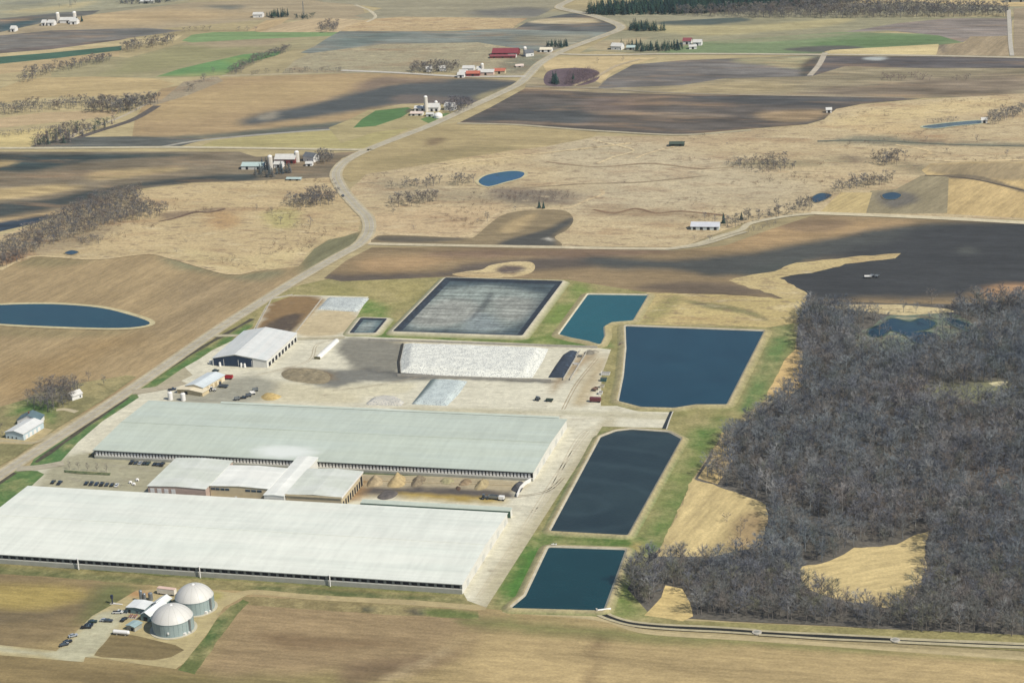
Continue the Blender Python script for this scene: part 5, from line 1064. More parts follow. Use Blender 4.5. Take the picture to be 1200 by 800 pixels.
# ------------------------------------------------------------ farmsteads
RWH = paint('white_metal_roof', (214, 212, 204), .5); RRED = paint('red_metal_roof', (136, 62, 68), .6); RGR = paint('grey_green_roof', (186, 204, 198), .5); WRED = paint('red_barn_wall', (128, 52, 50), .8); SILO = paint('silo_stave', (218, 212, 200), .8)
RDK = paint('dark_shingle', (104, 108, 112), .8)
def hb(name, label, px, py, L, W, h, ridge, roof, wallm, cat='barn', rz=3, doors=2):
    X, Y = G(px, py); r = empty(name, (X, Y, 0), R(rz), label=label, cat=cat)
    w = MB(); prof = [(0, 0), (0, h), (W/2, h+ridge), (W, h), (W, 0)]
    w.add([(-L/2, y, z) for y, z in prof]+[(L/2, y, z) for y, z in prof], [(4, 3, 2, 1, 0), (5, 6, 7, 8, 9), (0, 1, 6, 5), (3, 4, 9, 8)]); w.build('wall', wallm, r)
    ro = MB(); ov = .5; t = .2
    for (y0, z0, y1, z1) in ((-ov, h-ov*ridge/(W/2), W/2, h+ridge), (W/2, h+ridge, W+ov, h-ov*ridge/(W/2))):
        V = [(-L/2-ov, y0, z0+.02), (L/2+ov, y0, z0+.02), (L/2+ov, y1, z1+.02), (-L/2-ov, y1, z1+.02)]; V += [(p[0], p[1], p[2]+t) for p in V]
        ro.add(V, [(0, 3, 2, 1), (4, 5, 6, 7), (0, 1, 5, 4), (1, 2, 6, 5), (2, 3, 7, 6), (3, 0, 4, 7)])
    ro.build('roof', roof, r)
    for k in range(doors):
        x = -L/2+L*(k+.5)/doors; mb = MB(); mb.box(x-1.1, x+1.1, -.09, -.01, .1, min(h-.4, 2.8)); mb.build('door', DARK if cat != 'house' else WHITE, r)
        if cat == 'house': mb = MB(); mb.box(x+1.8, x+2.8, -.09, -.01, 1, 2.2); mb.build('window', GLASS, r)
    return r
def silo(label, px, py, r, h, mat=SILO):
    X, Y = G(px, py); t = empty('silo', (X, Y, 0), label=label, cat='silo')
    mb = MB(); mb.cyl(0, 0, 0, h, r, n=20); mb.build('stave_wall', mat, t)
    mb = MB(); mb.dome(0, 0, h, r, r*.6, 20, 4); mb.build('dome_roof', WHITE, t)
    mb = MB(); mb.box(-.35, .35, -r-.5, -r+.02, .5, h-.3); mb.build('chute', mat, t)
# farmstead at the road bend (left)
hb('pole_barn', 'long grey green roofed barn west of the silos at the road bend', 296, 199, 21, 11, 3.4, 2.2, RGR, WALLW, 'barn')
hb('dairy_barn', 'white roofed red barn between the two silos at the road bend', 334, 192, 19, 10, 4.4, 3.4, RWH, WRED, 'barn', 3, 3)
hb('milk_house', 'white building just right of the left silo at the road bend', 326, 197, 8, 7, 3.6, 1.8, RWH, WHITE, 'building', 3, 1)
silo('tall white silo standing left of the red barn at the road bend', 317.5, 199, 2.2, 12.5)
silo('tall silo right of the red barn at the road bend', 348.5, 190, 2.2, 9.5)
hb('farmhouse', 'white farmhouse nearest the road bend', 361.5, 190, 12, 9, 5.0, 2.8, RDK, WHITE, 'house', -20, 2)
hb('garage', 'small white garage below the farmhouse at the road bend', 362, 195, 6, 5, 2.6, 1.4, RWH, WHITE, 'garage', 5, 1)
hb('machine_shed', 'low grey shed in the bushes south of the silos', 344, 212, 13, 5, 1.8, .8, RGR, WALLG, 'shed', 2, 2)
# farmstead by the main road (centre top)
silo('thin white silo of the farm beside the green patch', 499.8, 131, 1.9, 15)
silo('short second silo of the farm beside the green patch', 511.5, 128.5, 1.7, 8)
hb('dairy_barn', 'white barn right of the thin silo by the green patch', 506, 131, 14, 9, 4.4, 3, RWH, WHITE, 'barn', 3, 3)
hb('pole_barn', 'white shed left of the thin silo by the green patch', 492, 130.5, 11, 8, 3, 1.6, RWH, WHITE, 'shed', 3, 2)
hb('pole_barn', 'long low pinkish white shed nearest the green patch', 488, 136, 12, 7, 2.4, 1.3, paint('pinkish_roof', (224, 206, 192), .6), WALLW, 'shed', 3, 2)
hb('garage', 'small white building below the barn of that farm', 503.5, 137, 7, 5, 2.6, 1.2, RWH, WHITE, 'garage', 3, 1)
X, Y = G(513.5, 137.8); t = empty('storage_dome', (X, Y, 0), label='round white dome roofed bin by the green patch farm', cat='bin'); mb = MB(); mb.cyl(0, 0, 0, 2.6, 4.4, n=24); mb.build('wall', WHITE, t); mb = MB(); mb.dome(0, 0, 2.6, 4.4, 2.4, 24, 6); mb.build('dome', WHITE, t)
hb('farmhouse', 'white farmhouse among the bare trees of that farm', 526, 130, 10, 8, 4.6, 2.8, RWH, WHITE, 'house', -10, 2)
# red barn group
hb('dairy_barn', 'long red roofed barn near the top road', 591.5, 66, 28, 15, 3.6, 3.6, RRED, WRED, 'barn', 3, 5)
hb('lean_shed', 'low red shed in front of the long red roofed barn', 589, 68.5, 28, 6, 2.2, 1.2, paint('dull_red_roof', (140, 74, 78), .7), WRED, 'shed', 3, 3)
hb('pole_barn', 'small white roofed shed in front of the red barn', 600, 68, 9, 5, 2.4, 1, RWH, WHITE, 'shed', 3, 1)
silo('white silo at the right end of the red roofed barn', 615.5, 65.5, 2, 9)
hb('farmhouse', 'white farmhouse right of the red barn silo', 621, 66.5, 9, 8, 4.4, 2.6, RDK, WHITE, 'house', 30, 1)
hb('pole_barn', 'cream shed in front of the pine windbreak by the road', 639.5, 61.5, 13, 8, 3, 1.6, paint('cream_roof', (232, 222, 196), .6), WHITE, 'shed', 3, 2)
hb('garage', 'low pink shed alone in the grass below the red barn', 609, 79, 8, 5, 1.6, 1.2, paint('pinkish_roof', (224, 206, 192)), WALLW, 'shed', 15, 1)
# farm cluster below it
rows = [(548.5, 84, 12, 9, RWH, WHITE, 'barn', 'white barn topmost in the cluster by the side road'), (543, 88.5, 9, 7, RWH, WHITE, 'shed', 'white shed left in the cluster by the side road'), (554, 90, 14, 7, paint('rust_roof', (190, 112, 90), .7), WRED, 'shed', 'rusty roofed shed in the middle of the cluster'), (569, 88.5, 17, 10, RWH, paint('pale_pink_wall', (224, 196, 180), .7), 'barn', 'big white roofed barn with pink wall in the cluster'),
        (585, 87, 12, 7, paint('rust_roof', (190, 112, 90)), WALLT, 'shed', 'rusty shed right of the big white barn in the cluster'), (540, 91.5, 7, 6, RWH, WHITE, 'garage', 'little white garage lowest left in the cluster'), (562, 84.5, 6, 6, RWH, WHITE, 'shed', 'tiny white shed behind the big white barn'), (503, 84.5, 6, 5, RWH, WHITE, 'house', 'small white house left among the trees on the side road'), (519, 83.5, 7, 6, RWH, WHITE, 'house', 'small white house right among the trees on the side road')]
for (x, y, L_, W_, ro, wa, ca, lb) in rows: hb({'barn': 'dairy_barn', 'shed': 'pole_barn', 'garage': 'garage', 'house': 'farmhouse'}[ca], lb, x, y, L_, W_, 3.4, 2, ro, wa, ca, 3 if ca != 'house' else 20, 1)
silo('white silo behind the big white barn in the cluster', 565.5, 84, 1.8, 8)
# pine windbreak farm
hb('farmhouse', 'white farmhouse at the west end of the dark pine windbreak', 722, 59, 12, 9, 4.4, 2.6, RWH, WHITE, 'house', -10, 2)
hb('pole_barn', 'grey shed among the pines of the windbreak', 739, 59, 9, 7, 3, 1.6, RGR, WALLG, 'shed', 0, 1)
hb('dairy_barn', 'dark red roofed barn at the east end of the windbreak', 805, 52.5, 9, 8, 4, 2.6, paint('dull_red_roof', (140, 74, 78)), WHITE, 'barn', 0, 1)
hb('pole_barn', 'white barn rightmost by the windbreak', 817, 54, 9, 8, 4, 2.2, RWH, WHITE, 'barn', 0, 1)
hb('garage', 'white shed in front of the dark red barn by the windbreak', 812, 58, 8, 6, 3, 1.4, RWH, WHITE, 'shed', 10, 1)
# top left farm
for (x, y, L_, lb) in ((79, 27.5, 20, 'white barn between the two silos, top left farm'), (59.5, 30.5, 8, 'small white shed left of the top left farm'), (51, 30.5, 5, 'tiny white hut furthest left of the top left farm'), (15, 37.5, 6, 'lone white hut beside the dark field at top left'), (86, 29, 9, 'low white shed in front of the barn, top left farm')):
    hb('pole_barn', lb, x, y, L_, 9, 4, 2.6, RWH, WHITE, 'barn', 3, 1)
silo('left silo of the top left farm', 68.5, 27, 2.4, 12); silo('right silo of the top left farm', 88, 25, 2.4, 11)
# others
hb('farmhouse', 'white house at the left end of the little wood at top', 302, 21, 12, 8, 4, 2, RWH, WHITE, 'house', 3, 1)
hb('pole_barn', 'long white building with pale roof beside the tree lined lane', 826, 270, 22, 9, 3.2, 2.4, paint('lane_barn_roof', (206, 208, 212), .6), paint('lane_barn_wall', (196, 204, 202), .7), 'building', 2, 4)
hb('pole_barn', 'long low dark green shed in the marsh right of the main road', 793, 172, 13, 6, 2.6, 1.4, paint('dark_green_roof', (70, 84, 72), .8), paint('dark_green_wall', (64, 76, 64), .9), 'shed', 4, 2)
hb('hunting_hut', 'lone small white hut at the edge of the dark field', 971.5, 132.5, 5, 4, 3.2, 1.6, RWH, WHITE, 'hut', 10, 1)
hb('hunting_hut', 'lone small white hut by the far slough', 1153.5, 145, 5, 4, 3.4, 1.8, RWH, WHITE, 'hut', 10, 1)
hb('pole_barn', 'pale roofed barn cut by the top right corner', 1190, 3, 24, 9, 3.4, 2, RGR, WALLG, 'barn', 2, 2)
hb('farmhouse', 'small pale house in the trees by the left field', 91, 468, 8, 6, 3.4, 2, RWH, WHITE, 'house', 60, 1)
hb('pole_barn', 'pale barn at the top left treeline', 172, 4.5, 18, 8, 3, 2, RWH, WALLG, 'barn', 2, 1)
# wreck or tractor in dark field
wagon('pale harrow standing alone in the dark ploughed field', (1013, 326), R(10), 5, 1.6, WHITE)
for i, (x, y) in enumerate(((1020, 325.5), (1026, 326))): 
    wagon(['grey wagon in the dark ploughed field, middle of three', 'grey wagon in the dark ploughed field, right of three'][i], (x, y), R(70), 4, 1.5, STEEL)
# transmission pylons at upper left and masts
for (x, y, h_, lb) in ((83, 8, 22, 'left thin mast among trees at the top left edge'), (356, 19, 18, 'thin mast beside the pines of the little wood at top')):
    t = empty('mast', at(x, y), label=lb, cat='mast'); mb = MB()
    for (a, b) in ((-1, -1), (1, -1), (1, 1), (-1, 1)): mb.tube((a, b, 0), (a*.2, b*.2, h_), .14, 4)
    for k in range(1, 8):
        q = 1-.8*k/8; z = h_*k/8; mb.tube((-q, -q, z), (q, -q, z), .08, 4); mb.tube((q, q, z), (-q, q, z), .08, 4)
    mb.build('lattice', STEEL, t)
# ------------------------------------------------------------ trees
def branchy(h, spread, nl, nt_, seed, base=.22, tw=.13, upright=.6, tl=1.0):
    rs = np.random.RandomState(seed); TV, TF, CV, CF = [], [], [], []
    def prism(V, F, a, b, r0, r1, n=4):
        a = np.array(a, float); b = np.array(b, float); d = b-a; L = np.linalg.norm(d)+1e-6; d /= L
        u = np.cross(d, [0, 0, 1.0]); u = u/np.linalg.norm(u) if np.linalg.norm(u) > .05 else np.array([1., 0, 0]); w = np.cross(d, u); k = len(V)
        for p, q in ((a, r0), (b, r1)):
            for i in range(n):
                t = 2*math.pi*i/n; V.append(tuple(p+(u*math.cos(t)+w*math.sin(t))*q))
        for i in range(n): F.append((k+i, k+(i+1) % n, k+n+(i+1) % n, k+n+i))
    lean = rs.uniform(-.04, .04, 2)*h
    pts = [(0, 0, -.2), (lean[0]*.3, lean[1]*.3, h*.3), (lean[0]*.7, lean[1]*.7, h*.6), (lean[0], lean[1], h*.92)]
    rr = [h*.014+.04, h*.010+.03, h*.006+.02, .02]
    for i in range(3): prism(TV, TF, pts[i], pts[i+1], rr[i], rr[i+1], 6)
    limbs = []
    for i in range(nl):
        z0 = h*rs.uniform(base, .78); a = i*2.4+rs.uniform(-.5, .5); k = 1-(z0/h-base)/(1-base)
        L = spread*(.45+.65*k)*rs.uniform(.7, 1.1); up = L*upright*rs.uniform(.7, 1.4)
        st = (lean[0]*z0/h, lean[1]*z0/h, z0); en = (st[0]+math.cos(a)*L, st[1]+math.sin(a)*L, min(h*.98, z0+up+h*.06))
        mid = tuple(.5*(st[j]+en[j]) for j in (0, 1))+(.5*(st[2]+en[2])-.04*h*rs.uniform(0, 1),)
        prism(CV, CF, st, mid, h*.005+.02, h*.0035+.015, 3); prism(CV, CF, mid, en, h*.0035+.015, .015, 3); limbs.append((st, mid, en))
    limbs.append((pts[1], pts[2], pts[3]))
    for i in range(nt_):
        l = limbs[rs.randint(len(limbs))]; t = rs.uniform(.35, 1.0); p = np.array(l[1])*(1-t)+np.array(l[2])*t if t > .4 else np.array(l[0])*(1-t)+np.array(l[1])*t
        d = np.array([l[2][0]-l[0][0], l[2][1]-l[0][1], 0]); d = d/(np.linalg.norm(d)+1e-6)*.7+rs.normal(0, .6, 3); d[2] = abs(d[2])*.8+.35; d /= np.linalg.norm(d)
        L = h*rs.uniform(.09, .2)*tl; e = p+d*L
        if e[2] > h*1.02: e[2] = h*1.02-rs.uniform(0, .06)*h
        s = np.cross(d, rs.normal(0, 1, 3)); s = s/(np.linalg.norm(s)+1e-6)*tw*rs.uniform(.6, 1.3)
        k = len(CV); CV += [tuple(p-s*.5), tuple(p+s*.5), tuple(e)]; CF.append((k, k+1, k+2))
        # side twig
        q = p+(e-p)*.45; d2 = d+rs.normal(0, .7, 3); d2 /= np.linalg.norm(d2); e2 = q+d2*L*.6; k = len(CV); CV += [tuple(q-s*.35), tuple(q+s*.35), tuple(e2)]; CF.append((k, k+1, k+2))
    return (TV, TF), (CV, CF)
def conifer(h, r, n, seed, base=.05):
    rs = np.random.RandomState(seed); V = []; F = []
    for i in range(n):
        t = rs.uniform(0, 1)**.8; z = h*(base+(1-base)*(1-t)); rad = r*(t**.85)*rs.uniform(.75, 1.1)+.1; a = rs.uniform(0, 2*math.pi)
        dr = rs.uniform(.35, 1); p = np.array([math.cos(a)*rad*dr*.5, math.sin(a)*rad*dr*.5, z]); e = np.array([math.cos(a)*rad*dr, math.sin(a)*rad*dr, z-.1*rad-.15])
        w = .35*(.5+t)*min(1.2, h/9); sd = np.array([-math.sin(a), math.cos(a), rs.uniform(-.3, .3)])*w
        k = len(V); V += [tuple(p+[0, 0, .25]), tuple(e-sd), tuple(e+sd), tuple(p-[0, 0, .45])]; F += [(k, k+1, k+2), (k, k+3, k+1)]
    T = ([(math.cos(i*math.pi/3)*h*.02, math.sin(i*math.pi/3)*h*.02, -.2) for i in range(6)]+[(0, 0, h*.97)], [(i, (i+1) % 6, 6) for i in range(6)])
    return T, (V, F)
def mesh_of(name, VF, mat):
    me = bpy.data.meshes.new(name); me.from_pydata(VF[0], [], VF[1]); me.materials.append(mat); me.update(); return me
BARK = paint('grey_bark', (128, 120, 112), .95, .2, 1)
TWG = [paint('grey_twigs', (124, 125, 120), .95, .2, .6), paint('brown_twigs', (134, 127, 120), .95, .2, .6), paint('violet_grey_twigs', (120, 122, 128), .95, .2, .6), paint('pale_twigs', (158, 158, 156), .95, .15, .6), paint('olive_twigs', (132, 132, 110), .95, .2, .6)]
PINE = paint('pine_needles', (58, 84, 74), .9, .3, .6)
TM = []
for i in range(7):
    h = 14; T, C = branchy(h, [3.6, 3.1, 4.0, 2.8, 3.8, 3.3, 4.4][i], 14, 250, 100+i, tw=.11, upright=[.6, .9, .4, 1.1, .6, .8, .4][i])
    TM.append((mesh_of('trunk', T, BARK), mesh_of('crown', C, TWG[0]), T, C))
BM_ = []
for i in range(4):
    T, C = branchy(5, 2.6, 10, 120, 300+i, base=.05, tw=.1, upright=.8, tl=1.2)
    BM_.append((mesh_of('trunk', T, BARK), mesh_of('crown', C, TWG[1]), T, C))
PM = []
for i in range(4):
    T, C = conifer(11, 3.0, 420, 500+i); PM.append((mesh_of('trunk', T, BARK), mesh_of('crown', C, PINE), T, C))
def plant(name, proto, x, y, h, h0, label, cat, group=None, tm=None, z=0.0, wide=1.0, rz=None):
    e = empty(name, (x, y, z), rng.uniform(0, 6.28) if rz is None else rz, label, cat, group); k = h/h0; e.scale = (k*wide, k*wide, k)
    for me in (proto[0], proto[1]):
        o = bpy.data.objects.new(me.name.split('.')[0], me); col.objects.link(o); o.parent = e
        if tm is not None and me is proto[1]:
            o.material_slots[0].link = 'OBJECT'; o.material_slots[0].material = tm
    return e
def merged(name, items, label, mat, cat):
    """items: (proto, x, y, z, scale, wide, rz, colour)"""
    VV, CC, FI, FL = [], [], [], []; off = 0
    cache = {}
    for (pr, x, y, z, k, wd, rz, c) in items:
        if id(pr) not in cache:
            V = np.array(list(pr[2][0])+list(pr[3][0])); nt0 = len(pr[2][0])
            fs = [tuple(f) for f in pr[2][1]]+[tuple(i+nt0 for i in f) for f in pr[3][1]]
            cache[id(pr)] = (V, np.concatenate([np.array(f) for f in fs]), np.array([len(f) for f in fs]), nt0)
        V, fi, fl, nt0 = cache[id(pr)]
        ca, sa = math.cos(rz), math.sin(rz); W = np.empty_like(V)
        W[:, 0] = (V[:, 0]*ca-V[:, 1]*sa)*k*wd+x; W[:, 1] = (V[:, 0]*sa+V[:, 1]*ca)*k*wd+y; W[:, 2] = V[:, 2]*k+z
        VV.append(W); CC.append(np.tile(np.array([*c, 1.0]), (len(V), 1))); FI.append(fi+off); FL.append(fl); off += len(V)
    V = np.concatenate(VV).astype(np.float32); C = np.concatenate(CC).astype(np.float32); FI = np.concatenate(FI).astype(np.int32); FL = np.concatenate(FL).astype(np.int32)
    me = bpy.data.meshes.new(name); me.vertices.add(len(V)); me.vertices.foreach_set('co', V.ravel()); me.loops.add(len(FI)); me.loops.foreach_set('vertex_index', FI)
    me.polygons.add(len(FL)); st = np.concatenate([[0], np.cumsum(FL)[:-1]]).astype(np.int32); me.polygons.foreach_set('loop_start', st); me.polygons.foreach_set('loop_total', FL)
    me.update(calc_edges=True); at_ = me.color_attributes.new('Col', 'FLOAT_COLOR', 'POINT'); at_.data.foreach_set('color', C.ravel()); me.materials.append(mat)
    o = bpy.data.objects.new(name, me); col.objects.link(o); o['kind'] = 'stuff'; tag(o, label, cat); return o
TWA = attr_mat('twig_colours', .95, .1, .2, .5)
PAL = [alb((136, 141, 142)), alb((136, 130, 122)), alb((126, 130, 136)), alb((156, 156, 154)), alb((120, 124, 116)), alb((100, 104, 112))]
PALW = [.34, .18, .2, .08, .08, .12]
def pick_c():
    c = PAL[nr.choice(6, p=PALW)]; k = nr.uniform(.7, 1.14); return tuple(v*k for v in c)
# ---- the large wood
FOREST = [G(*q) for q in [(937, 378), (948, 366), (985, 366), (1000, 372), (1012, 378), (1036, 371), (1060, 366), (1115, 365), (1122, 360), (1150, 358), (1200, 353), (1300, 350), (1300, 762), (1200, 747), (1162, 744), (1100, 742), (992, 734), (900, 729), (804, 722), (790, 716), (760, 712), (744, 704), (738, 688), (746, 672), (752, 660), (775, 655), (820, 566), (845, 535), (850, 512), (880, 492), (912, 476), (936, 448), (942, 420), (936, 400)]]
HOLES = [[G(*q) for q in h] for h in ([(808, 556), (845, 568), (872, 578), (902, 590), (904, 616), (897, 648), (850, 660), (770, 660), (770, 640), (790, 600)], [(934, 664), (965, 658), (990, 648), (1000, 640), (1050, 637), (1068, 626), (1092, 620), (1088, 655), (1080, 690), (1068, 712), (1040, 718), (1000, 712), (960, 703), (938, 690)],
   [(756, 724), (766, 706), (776, 698), (780, 684), (800, 690), (812, 706), (814, 724), (800, 730)], [(1110, 474), (1088, 466), (1080, 458), (1100, 452), (1130, 456), (1150, 450), (1190, 446), (1196, 456), (1160, 474)])]
WET = [G(*q) for q in [(992, 398), (1018, 384), (1036, 372), (1060, 368), (1112, 366), (1140, 380), (1152, 394), (1112, 406), (1060, 414), (1020, 412)]]
xs = [p[0] for p in FOREST]; ys = [p[1] for p in FOREST]
sp = 4.9
gx, gy = np.meshgrid(np.arange(min(xs), max(xs), sp), np.arange(min(ys), max(ys), sp)); gx = gx.ravel()+nr.uniform(-2.6, 2.6, gx.size); gy = gy.ravel()+nr.uniform(-2.6, 2.6, gy.size)
ok = inside(FOREST, gx, gy)
for h in HOLES: ok &= ~inside(h, gx, gy)
wet = inside(WET, gx, gy); ok &= ~(wet & (nr.uniform(0, 1, gx.size) < .93))
gx, gy = gx[ok], gy[ok]
dens = fnoise(gx, gy, 1/35.0, 3); keep = dens > -.48; gx, gy, dens = gx[keep], gy[keep], dens[keep]
def px_of(x, y, z=0):
    v = (x, y, z-CAMZ); w = sum(v[i]*FW[i] for i in range(3)); return 600+FPX*sum(v[i]*RT[i] for i in range(3))/w, 400-FPX*sum(v[i]*UP[i] for i in range(3))/w
order = np.argsort(np.hypot(gx, gy)); stuff = []; cnt = 0
patch = fnoise(gx, gy, 1/60.0, 8)
for i in order:
    x, y = gx[i], gy[i]; pp = px_of(x, y); hh = 12.8*(1+.3*dens[i]+nr.uniform(-.3, .28)); p = TM[nr.randint(7)]; wd = nr.uniform(.85, 1.2)
    if pp[0] > 1240 or pp[1] > 812: 
        if nr.uniform() < .5: continue
    if cnt < 300 and 0 < pp[0] < 1200 and pp[1] < 800:
        k = nr.choice(5, p=[.36, .2, .24, .08, .12]); nm = ['grey', 'brownish grey', 'violet grey', 'pale grey', 'olive grey'][k]
        plant('bare_tree', p, x, y, hh, 14, 'leafless %s tree in the front rows of the large wood' % nm, 'tree', 'leafless %s trees at the front of the large wood' % nm, TWG[k], wide=wd); cnt += 1
    else:
        c = pick_c(); q = patch[i]
        c = (c[0]*(1+.12*q), c[1], c[2]*(1-.05*q))
        stuff.append((p, x, y, 0, hh/14, wd, nr.uniform(0, 6.28), c))
merged('bare_woodland', stuff, 'mass of leafless grey trees filling the large wood behind its front rows', TWA, 'woodland')
print('forest', cnt, len(stuff))
# ---- thickets and far woods as masses
def thicket(name, px, spacing, h, label, protos_, h0, cols, cat='thicket', keep=1.0, hv=.3):
    spacing *= .66
    P = [G(*q) for q in px]; xs = [p[0] for p in P]; ys = [p[1] for p in P]
    gx, gy = np.meshgrid(np.arange(min(xs), max(xs), spacing), np.arange(min(ys), max(ys), spacing)); gx = gx.ravel()+nr.uniform(-.45, .45, gx.size)*spacing; gy = gy.ravel()+nr.uniform(-.45, .45, gy.size)*spacing
    ok = inside(P, gx, gy) & (nr.uniform(0, 1, gx.size) < keep); gx, gy = gx[ok], gy[ok]
    if keep < .8:
        nn = fnoise(gx, gy, 1/30.0, 5); m = nn > -.12; gx, gy = gx[m], gy[m]
    its = []
    for x, y in zip(gx, gy):
        c = alb(cols[nr.randint(len(cols))]); k = nr.uniform(.8, 1.2)
        its.append((protos_[nr.randint(len(protos_))], x, y, 0, h*.88*(1+nr.uniform(-hv, hv))/h0, nr.uniform(.9, 1.4), nr.uniform(0, 6.28), tuple(v*k for v in c)))
    if its: merged(name, its, label, TWA, cat)
GV = [(124, 122, 120), (126, 116, 108), (112, 112, 114), (146, 140, 128)]
PG = [(48, 78, 74), (56, 84, 72), (44, 70, 72), (62, 88, 74)]
# light versions for masses far off
TML = []
for i in range(4):
    T, C = branchy(14, [4.2, 3.6, 4.8, 3.8][i], 10, 190, 700+i, upright=.7, tw=.2); TML.append((None, None, T, C))
PML = []
for i in range(3):
    T, C = conifer(14, 3.6, 110, 800+i); PML.append((None, None, T, C))
BL = []
for i in range(3):
    T, C = branchy(5, 2.8, 8, 70, 900+i, base=.05, tw=.16, upright=.8, tl=1.2); BL.append((None, None, T, C))
thicket('pine_wood', [(686, 16), (700, 9), (760, 4), (870, -4), (1010, -6), (1006, 2), (940, 8), (860, 14), (800, 17), (720, 18), (690, 18)], 7, 13, 'dark blue green pine wood along the top, right of the road', PML, 14, PG, 'wood')
thicket('bare_wood', [(780, 16), (860, 13), (960, 6), (1010, 5), (1080, 8), (1180, 12), (1182, 20), (1100, 21), (1020, 22), (900, 22), (800, 19)], 9, 11, 'long bare grey wood along the top right', TML, 14, GV, 'wood')
thicket('pine_grove', [(733, 36), (742, 32), (758, 31), (766, 34), (782, 36), (780, 37.5), (752, 37.5)], 6, 10, 'small dark pine grove beside the road bend at top', PML, 14, PG, 'grove')
thicket('scrub_belt', [(0, 316), (0, 290), (40, 266), (80, 248), (110, 232), (150, 226), (165, 222), (168, 240), (200, 246), (185, 256), (140, 262), (120, 268), (90, 278), (50, 292), (30, 305)], 6.5, 8, 'belt of grey brown scrub between the dark field and the marsh at left', TML, 14, GV, keep=.85)
thicket('scrub_patch', [(90, 282), (105, 277), (122, 280), (118, 287), (96, 288)], 6, 4, 'small dark scrub clump in the marsh above the long pond field', BL, 5, GV)
thicket('scrub_row', [(196, 257), (212, 252), (232, 246), (250, 244), (250, 247), (230, 251), (210, 257)], 6, 2.6, 'thin line of low scrub across the left marsh', BL, 5, [(120, 100, 86)], keep=.7)
thicket('tree_belt', [(95, 133), (110, 128), (140, 124), (180, 119), (186, 121), (160, 130), (140, 135), (120, 133)], 8, 13, 'dense bare tree belt at the end of the left lane', TML, 14, GV)
thicket('tree_belt', [(0, 137), (0, 128), (30, 124), (70, 121), (95, 120), (130, 118), (135, 123), (100, 128), (60, 130), (30, 134)], 9, 9, 'long bare tree belt left of the lane end', TML, 14, GV, keep=.8)
thicket('tree_belt', [(36, 172), (45, 164), (62, 157), (80, 152), (110, 149), (135, 143), (138, 146), (110, 155), (88, 162), (80, 168), (50, 171)], 8, 9, 'bare trees with a green tinge beside the road at far left', TML+PML, 14, [(110, 108, 108), (80, 96, 84), (130, 120, 116)])
thicket('tree_belt', [(0, 158), (40, 154), (80, 148), (100, 146), (98, 149), (50, 156), (0, 162)], 8, 5, 'thin brushy row between pale strips at far left', BL, 5, GV, keep=.8)
thicket('tree_belt', [(142, 61), (150, 54), (170, 52), (205, 47), (207, 52), (180, 56), (155, 61)], 9, 10, 'bare wood patch at the head of the green strip, far left', TML, 14, GV)
thicket('tree_belt', [(20, 96), (30, 84), (60, 80), (90, 74), (120, 68), (132, 68), (125, 74), (80, 84), (50, 90), (30, 100)], 9, 9, 'winding bare brush belt below the green strip, far left', TML, 14, GV, keep=.8)
thicket('tree_belt', [(266, 88), (280, 79), (300, 70), (330, 60), (342, 57), (338, 62), (310, 71), (290, 80), (280, 88)], 7, 8, 'bare hedgerow along the bright green field edge', TML, 14, GV)
thicket('tree_belt', [(280, 88), (330, 84), (400, 82), (400, 85), (330, 87), (290, 89)], 8, 5, 'low hedge along the dirt lane at upper left', BL, 5, GV, keep=.8)
thicket('tree_belt', [(200, 113), (208, 104), (230, 96), (250, 92), (240, 101), (225, 110), (205, 117)], 8, 6, 'loose brush in the hollow below the green field', BL+TML, 9, GV, keep=.7)
thicket('tree_belt', [(372, 36), (385, 28), (398, 29), (400, 34), (390, 39), (376, 39)], 8, 8, 'bare copse at the end of the green field', TML, 14, GV)
thicket('pine_grove', [(310, 20), (322, 17), (338, 17), (340, 20), (325, 22)], 7, 9, 'dark pine clump at the little wood near the top', PML, 14, PG, 'grove')
thicket('pine_grove', [(342, 22), (358, 20), (368, 20), (366, 23), (350, 24)], 7, 7, 'second dark clump right of the first near the top', PML+TML, 14, PG, 'grove')
thicket('tree_belt', [(137, 3), (160, -2), (190, -2), (210, 2), (180, 5), (150, 6)], 9, 9, 'dark copse behind the pale barn at the top left edge', TML+PML, 14, [(96, 96, 110), (80, 90, 96)])
thicket('tree_belt', [(480, 86), (487, 80), (500, 79), (535, 79), (541, 84), (520, 86), (500, 87)], 7, 9, 'bare trees around the two small houses on the side road', TML, 14, GV)
thicket('young_thicket', [(662, 100), (665, 85), (690, 83), (702, 88), (697, 96), (675, 101)], 5, 5, 'square of purple grey saplings by the crossroads', BL, 5, [(128, 112, 118), (136, 118, 118)])
thicket('pine_grove', [(646, 100), (648, 93), (654, 93), (655, 100)], 5, 9, 'narrow dark pine clump right at the crossroads', PML, 14, PG, 'grove')
thicket('pine_grove', [(640, 55), (646, 52), (664, 52), (666, 56), (650, 57)], 6, 8, 'dark pine row behind the cream shed', PML, 14, PG, 'grove')
thicket('pine_grove', [(712, 58), (716, 55), (730, 53), (752, 52), (752, 55), (735, 56), (722, 57)], 6, 7, 'dark pines behind the white farmhouse of the windbreak', PML, 14, PG, 'grove')
thicket('pine_grove', [(744, 61), (746, 56), (770, 55), (800, 54), (800, 59), (782, 61)], 6, 8, 'long dark pine windbreak between the house and the red roofed barn', PML, 14, PG, 'grove')
thicket('willow_thicket', [(864, 196), (866, 190), (885, 188), (900, 186), (930, 193), (936, 199), (910, 203), (880, 203)], 8, 9, 'wide grey willow clump in the marsh right of centre', TML+BL, 14, GV)
thicket('willow_thicket', [(850, 194), (855, 187), (868, 185), (872, 192), (862, 198)], 8, 5, 'thin brush beside the wide willow clump', BL, 5, GV, keep=.75)
